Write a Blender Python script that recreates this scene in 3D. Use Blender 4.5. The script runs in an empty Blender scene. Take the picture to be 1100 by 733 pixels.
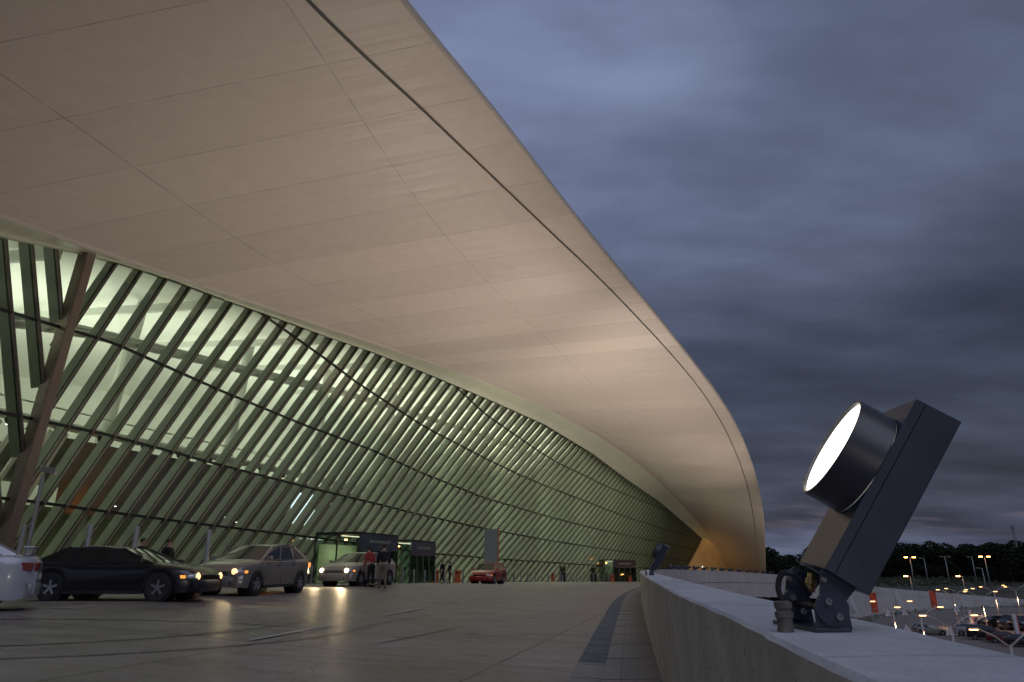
import bpy, math, random
from mathutils import Vector, Matrix, Euler
random.seed(7)
scene = bpy.context.scene
COL = scene.collection
PI = math.pi

# ------------------------------------------------------------------ helpers
def tag(o, label=None, cat=None, group=None, kind=None):
    if label: o['label'] = label
    if cat: o['category'] = cat
    if group: o['group'] = group
    if kind: o['kind'] = kind
    return o

def thing(name, label, cat, loc=(0, 0, 0), rz=0, group=None):
    o = bpy.data.objects.new(name, None); COL.objects.link(o)
    o.empty_display_size = .2
    o.location = loc; o.rotation_euler = (0, 0, rz)
    return tag(o, label, cat, group)

def copy_tree(o, parent=None):
    c = o.copy(); COL.objects.link(c); c.parent = parent
    for ch in list(o.children):
        copy_tree(ch, c)
    return c

class MB:
    def __init__(s): s.v = []; s.f = []; s.uv = None; s.uv2 = None
    def add(s, vs, fs):
        n = len(s.v); s.v += [tuple(p) for p in vs]; s.f += [tuple(i + n for i in f) for f in fs]; return s
    def hexa(s, p):   # 8 points: bottom 4 ccw, top 4 ccw
        return s.add(p, [(3, 2, 1, 0), (4, 5, 6, 7), (0, 1, 5, 4), (1, 2, 6, 5), (2, 3, 7, 6), (3, 0, 4, 7)])
    def box(s, c, d, M=None, taper=1.0):
        x, y, z = d[0] / 2, d[1] / 2, d[2] / 2; t = taper
        p = [(-x, -y, -z), (x, -y, -z), (x, y, -z), (-x, y, -z), (-x * t, -y * t, z), (x * t, -y * t, z), (x * t, y * t, z), (-x * t, y * t, z)]
        if M is not None: p = [M @ Vector(q) for q in p]
        return s.hexa([(q[0] + c[0], q[1] + c[1], q[2] + c[2]) for q in p])
    def bar(s, a, b, w, h, side=None):      # w along side vector, h along the third
        a, b = Vector(a), Vector(b); d = (b - a).normalized()
        sd = Vector(side) if side is not None else (Vector((0, 0, 1)) if abs(d.z) < .9 else Vector((1, 0, 0)))
        sd = (sd - d * sd.dot(d)).normalized(); t = d.cross(sd)
        q = [-sd * w / 2 - t * h / 2, sd * w / 2 - t * h / 2, sd * w / 2 + t * h / 2, -sd * w / 2 + t * h / 2]
        return s.hexa([a + k for k in q] + [b + k for k in q])
    def tube(s, path, r, n=8, cap=True):
        P = [Vector(p) for p in path]; R = r if isinstance(r, (list, tuple)) else [r] * len(P)
        base = len(s.v); up = None
        for i, p in enumerate(P):
            d = (P[min(i + 1, len(P) - 1)] - P[max(i - 1, 0)]).normalized()
            if up is None: up = Vector((0, 0, 1)) if abs(d.z) < .9 else Vector((1, 0, 0))
            a = (up - d * up.dot(d)).normalized(); b = d.cross(a); up = a
            for k in range(n):
                t = 2 * PI * k / n
                s.v.append(tuple(p + (a * math.cos(t) + b * math.sin(t)) * R[i]))
        for i in range(len(P) - 1):
            for k in range(n):
                k2 = (k + 1) % n
                s.f.append((base + i * n + k, base + i * n + k2, base + (i + 1) * n + k2, base + (i + 1) * n + k))
        if cap:
            s.f.append(tuple(base + k for k in range(n))[::-1]); m = base + (len(P) - 1) * n
            s.f.append(tuple(m + k for k in range(n)))
        return s
    def cyl(s, a, b, r, n=16, r2=None): return s.tube([a, b], [r, r if r2 is None else r2], n)
    def lathe(s, prof, c=(0, 0, 0), M=None, n=24):   # prof list of (r,z)
        base = len(s.v)
        for r, z in prof:
            for k in range(n):
                t = 2 * PI * k / n; q = Vector((r * math.cos(t), r * math.sin(t), z))
                if M is not None: q = M @ q
                s.v.append((q.x + c[0], q.y + c[1], q.z + c[2]))
        for i in range(len(prof) - 1):
            for k in range(n):
                k2 = (k + 1) % n
                s.f.append((base + i * n + k, base + i * n + k2, base + (i + 1) * n + k2, base + (i + 1) * n + k))
        return s
    def grid(s, rows):
        n = len(s.v); m = len(rows[0])
        for r in rows: s.v += [tuple(p) for p in r]
        for i in range(len(rows) - 1):
            for j in range(m - 1):
                s.f.append((n + i * m + j, n + i * m + j + 1, n + (i + 1) * m + j + 1, n + (i + 1) * m + j))
        return s
    def build(s, name, mat, parent=None, smooth=None, bevel=None):
        me = bpy.data.meshes.new(name); me.from_pydata(s.v, [], s.f); me.update()
        if smooth is not None:
            me.shade_smooth()
            if smooth < 3: me.set_sharp_from_angle(angle=smooth)
        o = bpy.data.objects.new(name, me); COL.objects.link(o)
        if mat: me.materials.append(mat)
        o.parent = parent
        if bevel:
            b = o.modifiers.new('bevel', 'BEVEL'); b.width = bevel; b.segments = 2; b.limit_method = 'ANGLE'
        return o

def lerp(a, b, t): return a + (b - a) * t
def interp(x, xs, ys):
    if x <= xs[0]: return ys[0]
    for i in range(len(xs) - 1):
        if x <= xs[i + 1]: return lerp(ys[i], ys[i + 1], (x - xs[i]) / (xs[i + 1] - xs[i]))
    return ys[-1]
def catmull(P, n):
    P = [Vector(p) for p in P]; Q = [2 * P[0] - P[1]] + P + [2 * P[-1] - P[-2]]; out = []
    for i in range(1, len(Q) - 2):
        a, b, c, d = Q[i - 1:i + 3]
        for k in range(n):
            t = k / n
            out.append(.5 * ((2 * b) + (c - a) * t + (2 * a - 5 * b + 4 * c - d) * t * t + (3 * b - a - 3 * c + d) * t ** 3))
    out.append(P[-1].copy()); return out
class Curve:     # arc-length (in plan) lookup
    def __init__(s, pts):
        s.p = pts; s.s = [0]
        for a, b in zip(pts[:-1], pts[1:]): s.s.append(s.s[-1] + math.hypot(b.x - a.x, b.y - a.y))
    def at(s, x):
        if x <= 0: return s.p[0] + (s.p[1] - s.p[0]) * (x / s.s[1])
        lo, hi = 0, len(s.s) - 1
        if x >= s.s[-1]: return s.p[-1] + (s.p[-1] - s.p[-2]) * ((x - s.s[-1]) / (s.s[-1] - s.s[-2]))
        while hi - lo > 1:
            m = (lo + hi) // 2
            if s.s[m] <= x: lo = m
            else: hi = m
        return s.p[lo].lerp(s.p[hi], (x - s.s[lo]) / (s.s[hi] - s.s[lo]))
    def out(s, x):    # outward normal (towards the road)
        d = s.at(x + .8) - s.at(x - .8); d.z = 0; d.normalize(); return Vector((d.y, -d.x, 0))

# ------------------------------------------------------------------ materials
def nodes(name):
    m = bpy.data.materials.new(name); m.use_nodes = True
    nt = m.node_tree; b = nt.nodes['Principled BSDF']; return m, nt, b
def N(nt, t, **k):
    n = nt.nodes.new(t)
    for a, v in k.items(): setattr(n, a, v)
    return n
def mathn(nt, op, a, b=None, c=None):
    n = N(nt, 'ShaderNodeMath', operation=op)
    for i, v in enumerate((a, b, c)):
        if v is None: continue
        if isinstance(v, (int, float)): n.inputs[i].default_value = v
        else: nt.links.new(v, n.inputs[i])
    return n.outputs[0]
def mixc(nt, f, a, b, mode='MIX'):
    n = N(nt, 'ShaderNodeMix', data_type='RGBA', blend_type=mode)
    for s, v in ((n.inputs[0], f), (n.inputs[6], a), (n.inputs[7], b)):
        if isinstance(v, (int, float)): s.default_value = v
        elif isinstance(v, tuple): s.default_value = (*v[:3], 1)
        else: nt.links.new(v, s)
    return n.outputs[2]
def noise(nt, scale, detail=4, rough=.55, vec=None, out='Fac'):
    n = N(nt, 'ShaderNodeTexNoise'); n.inputs['Scale'].default_value = scale; n.inputs['Detail'].default_value = detail; n.inputs['Roughness'].default_value = rough
    if vec is not None: nt.links.new(vec, n.inputs['Vector'])
    return n.outputs[out]
def ramp(nt, f, stops):
    n = N(nt, 'ShaderNodeValToRGB'); e = n.color_ramp.elements
    while len(e) < len(stops): e.new(.5)
    for i, (p, c) in enumerate(stops):
        e[i].position = p; e[i].color = (*c, 1) if isinstance(c, tuple) else (c, c, c, 1)
    nt.links.new(f, n.inputs[0]); return n.outputs[0]
def coord(nt, kind='Object', scale=(1, 1, 1), rot=(0, 0, 0)):
    t = N(nt, 'ShaderNodeTexCoord'); m = N(nt, 'ShaderNodeMapping'); m.inputs['Scale'].default_value = scale; m.inputs['Rotation'].default_value = rot
    nt.links.new(t.outputs[kind], m.inputs[0]); return m.outputs[0]
def bump(nt, b, h, strength=.3, dist=.01):
    n = N(nt, 'ShaderNodeBump'); n.inputs['Strength'].default_value = strength; n.inputs['Distance'].default_value = dist
    nt.links.new(h, n.inputs['Height']); nt.links.new(n.outputs[0], b.inputs['Normal'])
def simple(name, c, rough=.5, metal=0, var=.12, scale=3, em=None, es=0, bm=0, spec=.5):
    m, nt, b = nodes(name)
    v = coord(nt); f = noise(nt, scale, 5, .6, v)
    lo = tuple(x * (1 - var) for x in c); hi = tuple(min(1, x * (1 + var)) for x in c)
    nt.links.new(ramp(nt, f, [(.3, lo), (.7, hi)]), b.inputs['Base Color'])
    nt.links.new(mathn(nt, 'MULTIPLY_ADD', f, .15, rough - .07), b.inputs['Roughness'])
    b.inputs['Metallic'].default_value = metal
    b.inputs['Specular IOR Level'].default_value = spec
    if em: b.inputs['Emission Color'].default_value = (*em, 1); b.inputs['Emission Strength'].default_value = es
    if bm: bump(nt, b, noise(nt, scale * 25, 3, .6, v), bm, .003)
    return m

M = {}
M['dark_metal'] = simple('lamp_metal', (.036, .041, .062), .40, .15, .12, 9, bm=.15)
M['dark_metal2'] = simple('lamp_drum_metal', (.050, .050, .056), .34, .3, .15, 9, bm=.1)
M['steel'] = simple('steel', (.35, .34, .33), .3, .9)
M['brass'] = simple('brass', (.45, .30, .12), .35, .9, .25, 30)
M['rubber'] = simple('rubber', (.012, .012, .013), .55)
M['conduit'] = simple('conduit_dusty', (.12, .105, .09), .7, 0, .5, 40, bm=.5)
M['lens_on'] = simple('lamp_lens_lit', (.9, .9, .85), .3, em=(1, .95, .84), es=2.6)
M['mullion'] = simple('fin_paint', (.225, .250, .180), .5, 0, .1, 1.2)
M['cap'] = simple('mullion_cap_bronze', (.13, .105, .085), .42, .4, .15, 2)
M['gasket'] = simple('gasket_black', (.008, .008, .008), .6)
M['column'] = simple('column_bronze', (.22, .17, .13), .42, .3, .1, 1.2)
M['white_in'] = simple('interior_white', (.72, .74, .68), .6, 0, .05, .4)
M['ceil'] = simple('interior_ceiling', (.78, .80, .73), .6, 0, .04, .15)
M['brown_in'] = simple('interior_brown_wall', (.17, .13, .10), .6, 0, .15, .3)
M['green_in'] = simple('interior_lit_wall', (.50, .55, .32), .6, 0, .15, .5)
M['floor_in'] = simple('interior_floor', (.22, .21, .18), .25)
M['white_paint'] = simple('white_mast_paint', (.34, .33, .33), .5)
M['grey_mast'] = simple('galvanised_mast', (.28, .28, .28), .45, .5)
M['orange'] = simple('orange_panel', (.55, .10, .03), .5, 0, .15, 3)
M['orange_b'] = simple('orange_banner', (.60, .09, .03), .7, 0, .15, 1)
M['white_b'] = simple('white_banner', (.5, .5, .52), .7, 0, .1, 1)
M['sign_grey'] = simple('sign_grey', (.22, .24, .21), .45, 0, .06, 1)
M['black'] = simple('black_plastic', (.012, .012, .014), .5)
M['plate'] = simple('plate_white', (.6, .6, .55), .5)
M['tyre'] = simple('tyre', (.014, .014, .014), .75)
M['rim'] = simple('rim', (.42, .42, .43), .3, .85)
M['carglass'] = simple('car_glass', (.012, .014, .016), .06, 0, .2, 1, spec=.8)
M['head_on'] = simple('headlight_lit', (.9, .8, .6), .2, em=(1, .72, .38), es=26)
M['head_dim'] = simple('headlight_dim', (.9, .8, .6), .2, em=(1, .6, .25), es=1.8)
M['head_off'] = simple('headlight_off', (.5, .5, .52), .12, .3)
M['amber'] = simple('amber_lamp', (.8, .3, .05), .2, em=(1, .35, .06), es=1.2)
M['tail'] = simple('taillight', (.13, .012, .010), .2)
M['tail_on'] = simple('taillight_lit', (.5, .03, .02), .2, em=(1, .30, .08), es=1.6)
M['soft_strip'] = simple('soft_strip_lamp', (.9, .8, .6), .3, em=(1, .85, .6), es=1.6)
M['sodium'] = simple('sodium_lamp', (.9, .5, .2), .3, em=(1, .36, .08), es=30)
M['warm_lamp'] = simple('warm_lamp', (.9, .7, .5), .3, em=(1, .48, .17), es=7)
M['spot_lamp'] = simple('white_spot_lamp', (.9, .9, .9), .3, em=(.85, 1, .95), es=9)
M['screen'] = simple('lit_screen', (.7, .8, .9), .3, em=(.72, .9, 1), es=1.3)
M['bark'] = simple('bark', (.035, .026, .02), .9)
M['skin'] = simple('skin', (.35, .2, .14), .6)
M['hair'] = simple('hair', (.012, .01, .008), .7)
M['red_cloth'] = simple('red_cloth', (.26, .025, .02), .85, 0, .2, 6)
M['black_cloth'] = simple('black_cloth', (.008, .008, .009), .9, 0, .2, 6)
M['khaki'] = simple('khaki_cloth', (.14, .11, .08), .85, 0, .2, 6)
M['bushleaf'] = simple('plant_leaf', (.05, .09, .03), .6, 0, .4, 8)

def carpaint(name, c, metal=.4, rough=.28):
    m, nt, b = nodes(name)
    v = coord(nt); f = noise(nt, 1.6, 6, .65, v)
    nt.links.new(ramp(nt, f, [(.3, tuple(x * .82 for x in c)), (.7, c)]), b.inputs['Base Color'])
    b.inputs['Metallic'].default_value = metal; nt.links.new(mathn(nt, 'MULTIPLY_ADD', f, .2, rough - .08), b.inputs['Roughness'])
    b.inputs['Coat Weight'].default_value = .5; b.inputs['Coat Roughness'].default_value = .08
    return m
M['p_silver'] = carpaint('paint_silver', (.24, .215, .19))
M['p_taxi'] = carpaint('paint_taxi', (.30, .26, .21), .1)
M['p_red'] = carpaint('paint_red', (.30, .016, .012), .2)
M['p_white'] = carpaint('paint_white', (.34, .35, .40), .15)
M['p_dark'] = carpaint('paint_dark_blue', (.030, .032, .045), .3)
M['p_black'] = carpaint('paint_black', (.012, .012, .015), .3)
M['p_maroon'] = carpaint('paint_maroon', (.13, .012, .015), .3)

def tree_leaf():
    m, nt, b = nodes('tree_foliage')
    v = coord(nt, 'Object'); f = noise(nt, 1.3, 3, .6, v)
    nt.links.new(ramp(nt, f, [(.35, (.010, .014, .006)), (.62, (.030, .040, .018))]), b.inputs['Base Color'])
    b.inputs['Roughness'].default_value = .8; b.inputs['Specular IOR Level'].default_value = .1
    return m
M['leaf'] = tree_leaf()

def concrete_road():
    m, nt, b = nodes('road_concrete')
    v = coord(nt, 'Object', rot=(0, 0, math.radians(14)))
    sx = N(nt, 'ShaderNodeSeparateXYZ'); nt.links.new(v, sx.inputs[0])
    wob = mathn(nt, 'MULTIPLY_ADD', noise(nt, 1.5, 3, .6, v), .03, -.015)
    def joint(ax, sp, off, w):
        t = mathn(nt, 'ADD', sx.outputs[ax], wob); t = mathn(nt, 'DIVIDE', mathn(nt, 'ADD', t, off), sp)
        t = mathn(nt, 'ABSOLUTE', mathn(nt, 'SUBTRACT', mathn(nt, 'FRACT', t), .5))
        return mathn(nt, 'LESS_THAN', t, w / sp)
    j = mathn(nt, 'MAXIMUM', joint(0, 3.6, .9, .020), joint(1, 4.6, 1.6, .026))
    big = noise(nt, .35, 6, .6, v); vs = coord(nt, 'Object', (.25, 2.5, 1), (0, 0, math.radians(100)))
    streak = noise(nt, 1.3, 5, .65, vs); fine = noise(nt, 45, 3, .7, v); mid = noise(nt, 3.5, 6, .7, v)
    c = ramp(nt, big, [(.32, (.125, .104, .098)), (.52, (.230, .196, .186)), (.72, (.33, .285, .27))])
    c = mixc(nt, .75, c, ramp(nt, streak, [(.3, .55), (.6, 1.0)]), 'MULTIPLY')
    c = mixc(nt, .55, c, ramp(nt, mid, [(.35, .6), (.6, 1.0)]), 'MULTIPLY')
    c = mixc(nt, .3, c, ramp(nt, fine, [(.3, .55), (.7, 1.0)]), 'MULTIPLY')
    # oil stains
    st = ramp(nt, noise(nt, 1.1, 7, .75, v), [(.54, 1.0), (.66, .40)])
    c = mixc(nt, .8, c, st, 'MULTIPLY')
    vor = N(nt, 'ShaderNodeTexVoronoi', feature='DISTANCE_TO_EDGE'); vor.inputs['Scale'].default_value = .16
    wv = N(nt, 'ShaderNodeVectorMath', operation='MULTIPLY_ADD'); nt.links.new(noise(nt, .8, 5, .7, v, 'Color'), wv.inputs[0]); wv.inputs[1].default_value = (2, 2, 0); nt.links.new(v, wv.inputs[2])
    nt.links.new(wv.outputs[0], vor.inputs['Vector'])
    cr = mathn(nt, 'LESS_THAN', vor.outputs['Distance'], .0028)
    c = mixc(nt, mathn(nt, 'MULTIPLY', cr, .5), c, (.03, .026, .022))
    c = mixc(nt, mathn(nt, 'MULTIPLY', j, .9), c, (.03, .026, .022))
    nt.links.new(c, b.inputs['Base Color'])
    r = ramp(nt, mixc(nt, .5, big, mid), [(.35, .36), (.65, .60)])
    nt.links.new(r, b.inputs['Roughness'])
    bump(nt, b, mixc(nt, .5, fine, streak), .22, .006)
    return m
M['road'] = concrete_road()

def rough_concrete(name, c0, c1, sc=6, pores=True, bstr=.5, streaky=0):
    m, nt, b = nodes(name)
    v = coord(nt)
    f = noise(nt, sc * .25, 6, .65, v); g = noise(nt, 90, 3, .7, v)
    c = ramp(nt, f, [(.3, c0), (.7, c1)])
    c = mixc(nt, .5, c, ramp(nt, g, [(.3, .55), (.65, 1.0)]), 'MULTIPLY')
    c = mixc(nt, .35, c, ramp(nt, noise(nt, 2.2, 8, .75, v), [(.42, .62), (.58, 1.0)]), 'MULTIPLY')
    if pores:
        p = ramp(nt, noise(nt, 28, 2, .5, v), [(.30, .25), (.36, 1.0)])
        c = mixc(nt, .7, c, p, 'MULTIPLY')
    if streaky:
        vs = coord(nt, 'Object', (2.5, 2.5, .15)); q = ramp(nt, noise(nt, 2.0, 6, .7, vs), [(.35, .55), (.6, 1.0)])
        c = mixc(nt, streaky, c, q, 'MULTIPLY')
    nt.links.new(c, b.inputs['Base Color']); b.inputs['Roughness'].default_value = .85
    bump(nt, b, mixc(nt, .5, g, noise(nt, 25, 4, .6, v)), bstr, .006)
    return m
M['wallface'] = rough_concrete('parapet_face_concrete', (.42, .385, .345), (.60, .56, .50), streaky=.30)
M['walltop'] = rough_concrete('parapet_top_concrete', (.42, .43, .46), (.62, .63, .66), 5, False, .35)
M['fascia'] = rough_concrete('white_panel_concrete', (.50, .46, .44), (.64, .59, .56), 1.2, False, .1, streaky=.35)
M['sidewalk'] = rough_concrete('sidewalk_concrete', (.21, .19, .17), (.31, .28, .25), 3, False, .25)
M['kerb'] = rough_concrete('kerb_concrete', (.23, .21, .19), (.32, .29, .26), 3, False, .2)
M['gutter'] = rough_concrete('gutter_stone', (.09, .10, .115), (.15, .165, .185), 5, False, .2)
M['line'] = rough_concrete('worn_line_paint', (.36, .34, .29), (.55, .52, .46), 12, False, .1)
M['slab'] = simple('dark_slab_underside', (.05, .035, .03), .8)
M['asphalt'] = rough_concrete('asphalt', (.16, .135, .12), (.24, .20, .175), .6, False, .1)
M['pave'] = rough_concrete('light_paving', (.24, .20, .17), (.32, .27, .23), .6, False, .1)

def terrain_mat():
    m, nt, b = nodes('terrain_grass')
    v = coord(nt, 'Object', (.25, 1.6, 1), (0, 0, math.radians(8)))
    f = noise(nt, .03, 6, .65, v)
    nt.links.new(ramp(nt, f, [(.38, (.030, .036, .016)), (.5, (.075, .055, .04)), (.62, (.030, .036, .016))]), b.inputs['Base Color'])
    b.inputs['Roughness'].default_value = .95
    return m
M['terrain'] = terrain_mat()

def soffit_mat():
    m, nt, b = nodes('soffit_panels')
    uv = N(nt, 'ShaderNodeUVMap'); uv.uv_map = 'UVMap'; uv2 = N(nt, 'ShaderNodeUVMap'); uv2.uv_map = 'seams'
    s1 = N(nt, 'ShaderNodeSeparateXYZ'); nt.links.new(uv.outputs[0], s1.inputs[0])
    s2 = N(nt, 'ShaderNodeSeparateXYZ'); nt.links.new(uv2.outputs[0], s2.inputs[0])
    sp = 4.1
    t = mathn(nt, 'DIVIDE', s1.outputs[0], sp)
    t = mathn(nt, 'ABSOLUTE', mathn(nt, 'SUBTRACT', mathn(nt, 'FRACT', t), .5))
    jt = mathn(nt, 'LESS_THAN', t, .020 / sp)
    ja = mathn(nt, 'LESS_THAN', mathn(nt, 'ABSOLUTE', s2.outputs[0]), .022)
    jb = mathn(nt, 'LESS_THAN', mathn(nt, 'ABSOLUTE', s2.outputs[1]), .020)
    # a finer seam raster beyond
    j = mathn(nt, 'MAXIMUM', jt, mathn(nt, 'MAXIMUM', ja, jb))
    cv = N(nt, 'ShaderNodeCombineXYZ'); nt.links.new(mathn(nt, 'MULTIPLY', s1.outputs[0], 1.2), cv.inputs[0]); nt.links.new(mathn(nt, 'MULTIPLY', s1.outputs[1], 1.2), cv.inputs[1])
    f = noise(nt, 1.0, 5, .6, cv.outputs[0])
    c = ramp(nt, f, [(.3, (.575, .495, .435)), (.7, (.62, .54, .475))])
    # per-panel tone
    fl = mathn(nt, 'FLOOR', mathn(nt, 'ADD', mathn(nt, 'DIVIDE', s1.outputs[0], sp), .5)); wn = N(nt, 'ShaderNodeTexWhiteNoise', noise_dimensions='1D'); nt.links.new(fl, wn.inputs['W'])
    c = mixc(nt, .20, c, ramp(nt, wn.outputs[0], [(0, .4), (1, 1.0)]), 'MULTIPLY')
    # the seam depth comes and goes a little along its length
    br = ramp(nt, noise(nt, .8, 3, .6, coord(nt)), [(.32, .15), (.62, .62)])
    c = mixc(nt, mathn(nt, 'MULTIPLY', j, br), c, (.10, .08, .065))
    nt.links.new(c, b.inputs['Base Color'])
    # transverse ripples of the cladding catch the grazing light
    cv2 = N(nt, 'ShaderNodeCombineXYZ'); nt.links.new(mathn(nt, 'MULTIPLY', s1.outputs[0], 1.0), cv2.inputs[0]); nt.links.new(mathn(nt, 'MULTIPLY', s1.outputs[1], .07), cv2.inputs[1])
    bump(nt, b, noise(nt, 1.1, 3, .5, cv2.outputs[0]), .75, .10)
    b.inputs['Roughness'].default_value = .42; b.inputs['Specular IOR Level'].default_value = .35
    return m
M['soffit'] = soffit_mat()
M['trimline'] = simple('soffit_trim', (.56, .51, .45), .45, 0, .03)
M['groove'] = simple('drip_groove', (.06, .05, .042), .6)
M['gold'] = simple('gold_flood_tint_cladding', (.52, .40, .24), .35, 0, .12, .5)  # soffit cladding with the warm floodlight tone put into its colour
M['roofskin'] = simple('roof_skin', (.55, .55, .55), .4)

def glass_mat(name, tint, refl):
    m = bpy.data.materials.new(name); m.use_nodes = True; nt = m.node_tree; nt.nodes.clear()
    o = N(nt, 'ShaderNodeOutputMaterial'); mx = N(nt, 'ShaderNodeMixShader'); tr = N(nt, 'ShaderNodeBsdfTransparent'); gl = N(nt, 'ShaderNodeBsdfGlossy')
    tr.inputs[0].default_value = (*tint, 1); gl.inputs['Roughness'].default_value = .03; gl.inputs[0].default_value = (.9, .95, .9, 1)
    fr = N(nt, 'ShaderNodeFresnel'); fr.inputs[0].default_value = 1.45
    nt.links.new(mathn(nt, 'MULTIPLY', fr.outputs[0], refl), mx.inputs[0]); nt.links.new(tr.outputs[0], mx.inputs[1]); nt.links.new(gl.outputs[0], mx.inputs[2]); nt.links.new(mx.outputs[0], o.inputs[0])
    return m
M['glass'] = glass_mat('facade_glass', (.86, .92, .81), .16)
M['glass2'] = glass_mat('entrance_glass', (.75, .85, .82), .9)

# ------------------------------------------------------------------ ground geometry
WD = [-60, -25, 0, 1.2, 3.3, 5.5, 8.4, 10, 20, 32.5, 45, 55, 66, 79, 93, 110, 130, 150, 168, 180]
WX = [-9.5, -3.2, .41, .59, .91, 1.22, 1.69, 1.94, 3.6, 5.8, 8.6, 11.6, 16.3, 23.5, 32.4, 44.0, 58.6, 75.9, 101.1, 126.4]
wallpts = catmull([(x, d, interp(d, [-60, 45, 55, 66, 79, 93, 110, 130, 150, 168, 180], [-.18, -.18, -.2, -.28, -.48, -.86, -1.35, -2.46, -4.02, -5.82, -7.64])) for x, d in zip(WX, WD)], 8)
_wd = [p.y for p in wallpts]; _wx = [p.x for p in wallpts]; _wz = [p.z for p in wallpts]
def wallx(D): return interp(D, _wd, _wx)
def wallz(D): return interp(D, _wd, _wz)
def zg(X, D):
    w = max(0, min(11, wallx(D) - .7 - X))
    fade = interp(D, [35, 58], [1, .18])
    return wallz(D) - 1.17 + .052 * w * fade

glpts = [(-29, -8, 11.5), (-25.8, 6, 11.6), (-22.6, 17, 12.0), (-20.41, 24.50, 12.54), (-19.70, 26.70, 13.13), (-18.79, 29.50, 13.78), (-17.79, 32.60, 14.27), (-16.30, 37.20, 14.75), (-14.44, 42.00, 15.21), (-13.11, 45.50, 15.50), (-11.05, 51.50, 16.22), (-8.18, 59.50, 16.89), (-2.43, 72.50, 17.32), (4.04, 86.00, 17.37), (11.59, 100.00, 15.92), (18.43, 113.00, 13.88), (27.18, 129.00, 11.51), (41.48, 155.00, 5.98)]
GC = Curve([Vector(p) for p in glpts])
SEND = GC.s[-1]
def fx(s, z, out=0.0):     # point on the facade plane
    p = GC.at(s); n = GC.out(s); return Vector((p.x + n.x * out, p.y + n.y * out, z))
def facx(D):
    P = GC.p
    return interp(D, [p.y for p in P], [p.x for p in P])

# deck (road surface) as one sheet
def build_deck():
    mb = MB(); rows = []
    Ds = [-30 + i * 1.5 for i in range(20)] + [i * .5 for i in range(0, 80)] + [40 + i * 2 for i in range(0, 71)]
    for D in Ds:
        xr = wallx(D) - .7; xl = min(facx(D) - 1.0, xr - 6)
        r = []
        for k in range(71):
            t = (k / 70) ** 1.3; X = lerp(xr, xl, t)
            r.append((X, D, zg(X, D)))
        rows.append(r)
    mb.grid(rows)
    mb.f = [f[::-1] for f in mb.f]
    o = mb.build('road', M['road'], smooth=3.2); tag(o, kind='structure')
build_deck()

def strip(name, w0, w1, dz, mat, D0, D1, n, kind='structure', thick=None, step=None):
    rows = []
    for i in range(n + 1):
        D = lerp(D0, D1, i / n); x = wallx(D) - .7
        zb = wallz(D) - 1.17
        r = [(x - w0, D, zb + dz[0]), (x - w1, D, zb + dz[1])]
        if step is not None: r = r + [(x - w1, D, zb + step)]
        rows.append(r)
    mb = MB().grid(rows); o = mb.build(name, mat); return tag(o, kind=kind)
strip('gutter', 0.0, .43, (.016, .036), M['gutter'], 10.9, 60, 160)
strip('kerb_channel', 0.0, .43, (.016, .036), M['kerb'], -5, 10.89, 50)
strip('kerb', -.22, 0.0, (.10, .095), M['kerb'], -25, 110, 120, step=-.05)
strip('sidewalk', -.74, -.225, (.104, .101), M['sidewalk'], -25, 110, 120)
# dark joints across the gutter and the sidewalk
jm = MB()
D = 2.0
while D < 40:
    x = wallx(D) - .7; z = wallz(D) - 1.17
    jm.box((x - .215, D, z + .029), (.40, .008, .003), Matrix.Rotation(.046, 3, 'Y')); D += 1.24
D = 3.1
while D < 40:
    x = wallx(D) - .7; z = wallz(D) - 1.07
    jm.box((x + .35, D, z + .003), (.70, .012, .004)); D += 1.9
tag(jm.build('pavement_joints', M['groove']), kind='structure')

tyre_m = simple('tyre_mark_rubber', (.125, .108, .10), .5, 0, .45, 5)
def tyre_mark(P, w):
    P = catmull([(x, y, 0) for x, y in P], 14); rows = []
    for i, c in enumerate(P):
        d = (P[min(i + 1, len(P) - 1)] - P[max(0, i - 1)]).normalized(); n = Vector((d.y, -d.x, 0)) * w / 2 * min(1, i / 6, (len(P) - 1 - i) / 6)
        rows.append([(c.x - n.x, c.y - n.y, zg(c.x - n.x, c.y - n.y) + .007), (c.x + n.x, c.y + n.y, zg(c.x + n.x, c.y + n.y) + .007)])
    tag(MB().grid(rows).build('tyre_mark', tyre_m), kind='structure')
for pts_, w_ in (([(-7.5, 8.5), (-5.8, 10.2), (-4.6, 12.6), (-4.0, 15.5)], .10), ([(-6.4, 8.0), (-4.7, 9.6), (-3.3, 12.0), (-2.6, 15.2)], .09), ([(-2.2, 11.6), (-1.6, 13.5), (-.9, 16)], .07), ([(-9.5, 10.5), (-8.2, 12.4), (-6.0, 13.4), (-3.2, 13.6)], .08)):
    tyre_mark(pts_, w_)
def dash(P, Q, w):
    P, Q = Vector(P), Vector(Q); d = (Q - P).normalized(); n = Vector((d.y, -d.x, 0)) * w / 2
    rows = []
    for i in range(9):
        c = P.lerp(Q, i / 8)
        rows.append([(c.x - n.x, c.y - n.y, zg(c.x - n.x, c.y - n.y) + .014), (c.x + n.x, c.y + n.y, zg(c.x + n.x, c.y + n.y) + .016)])
    o = MB().grid(rows).build('lane_marking', M['line']); tag(o, kind='structure')
for a, b in [((-3.98, 11.3), (-3.43, 14.2)), ((-2.95, 17.0), (-2.45, 19.8)), ((-1.7, 24.0), (-1.1, 27.0)), ((-4.9, 3.6), (-4.55, 6.4)), ((-14, 13.2), (-8.6, 14.6))]:
    dash((*a, 0), (*b, 0), .11)

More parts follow.
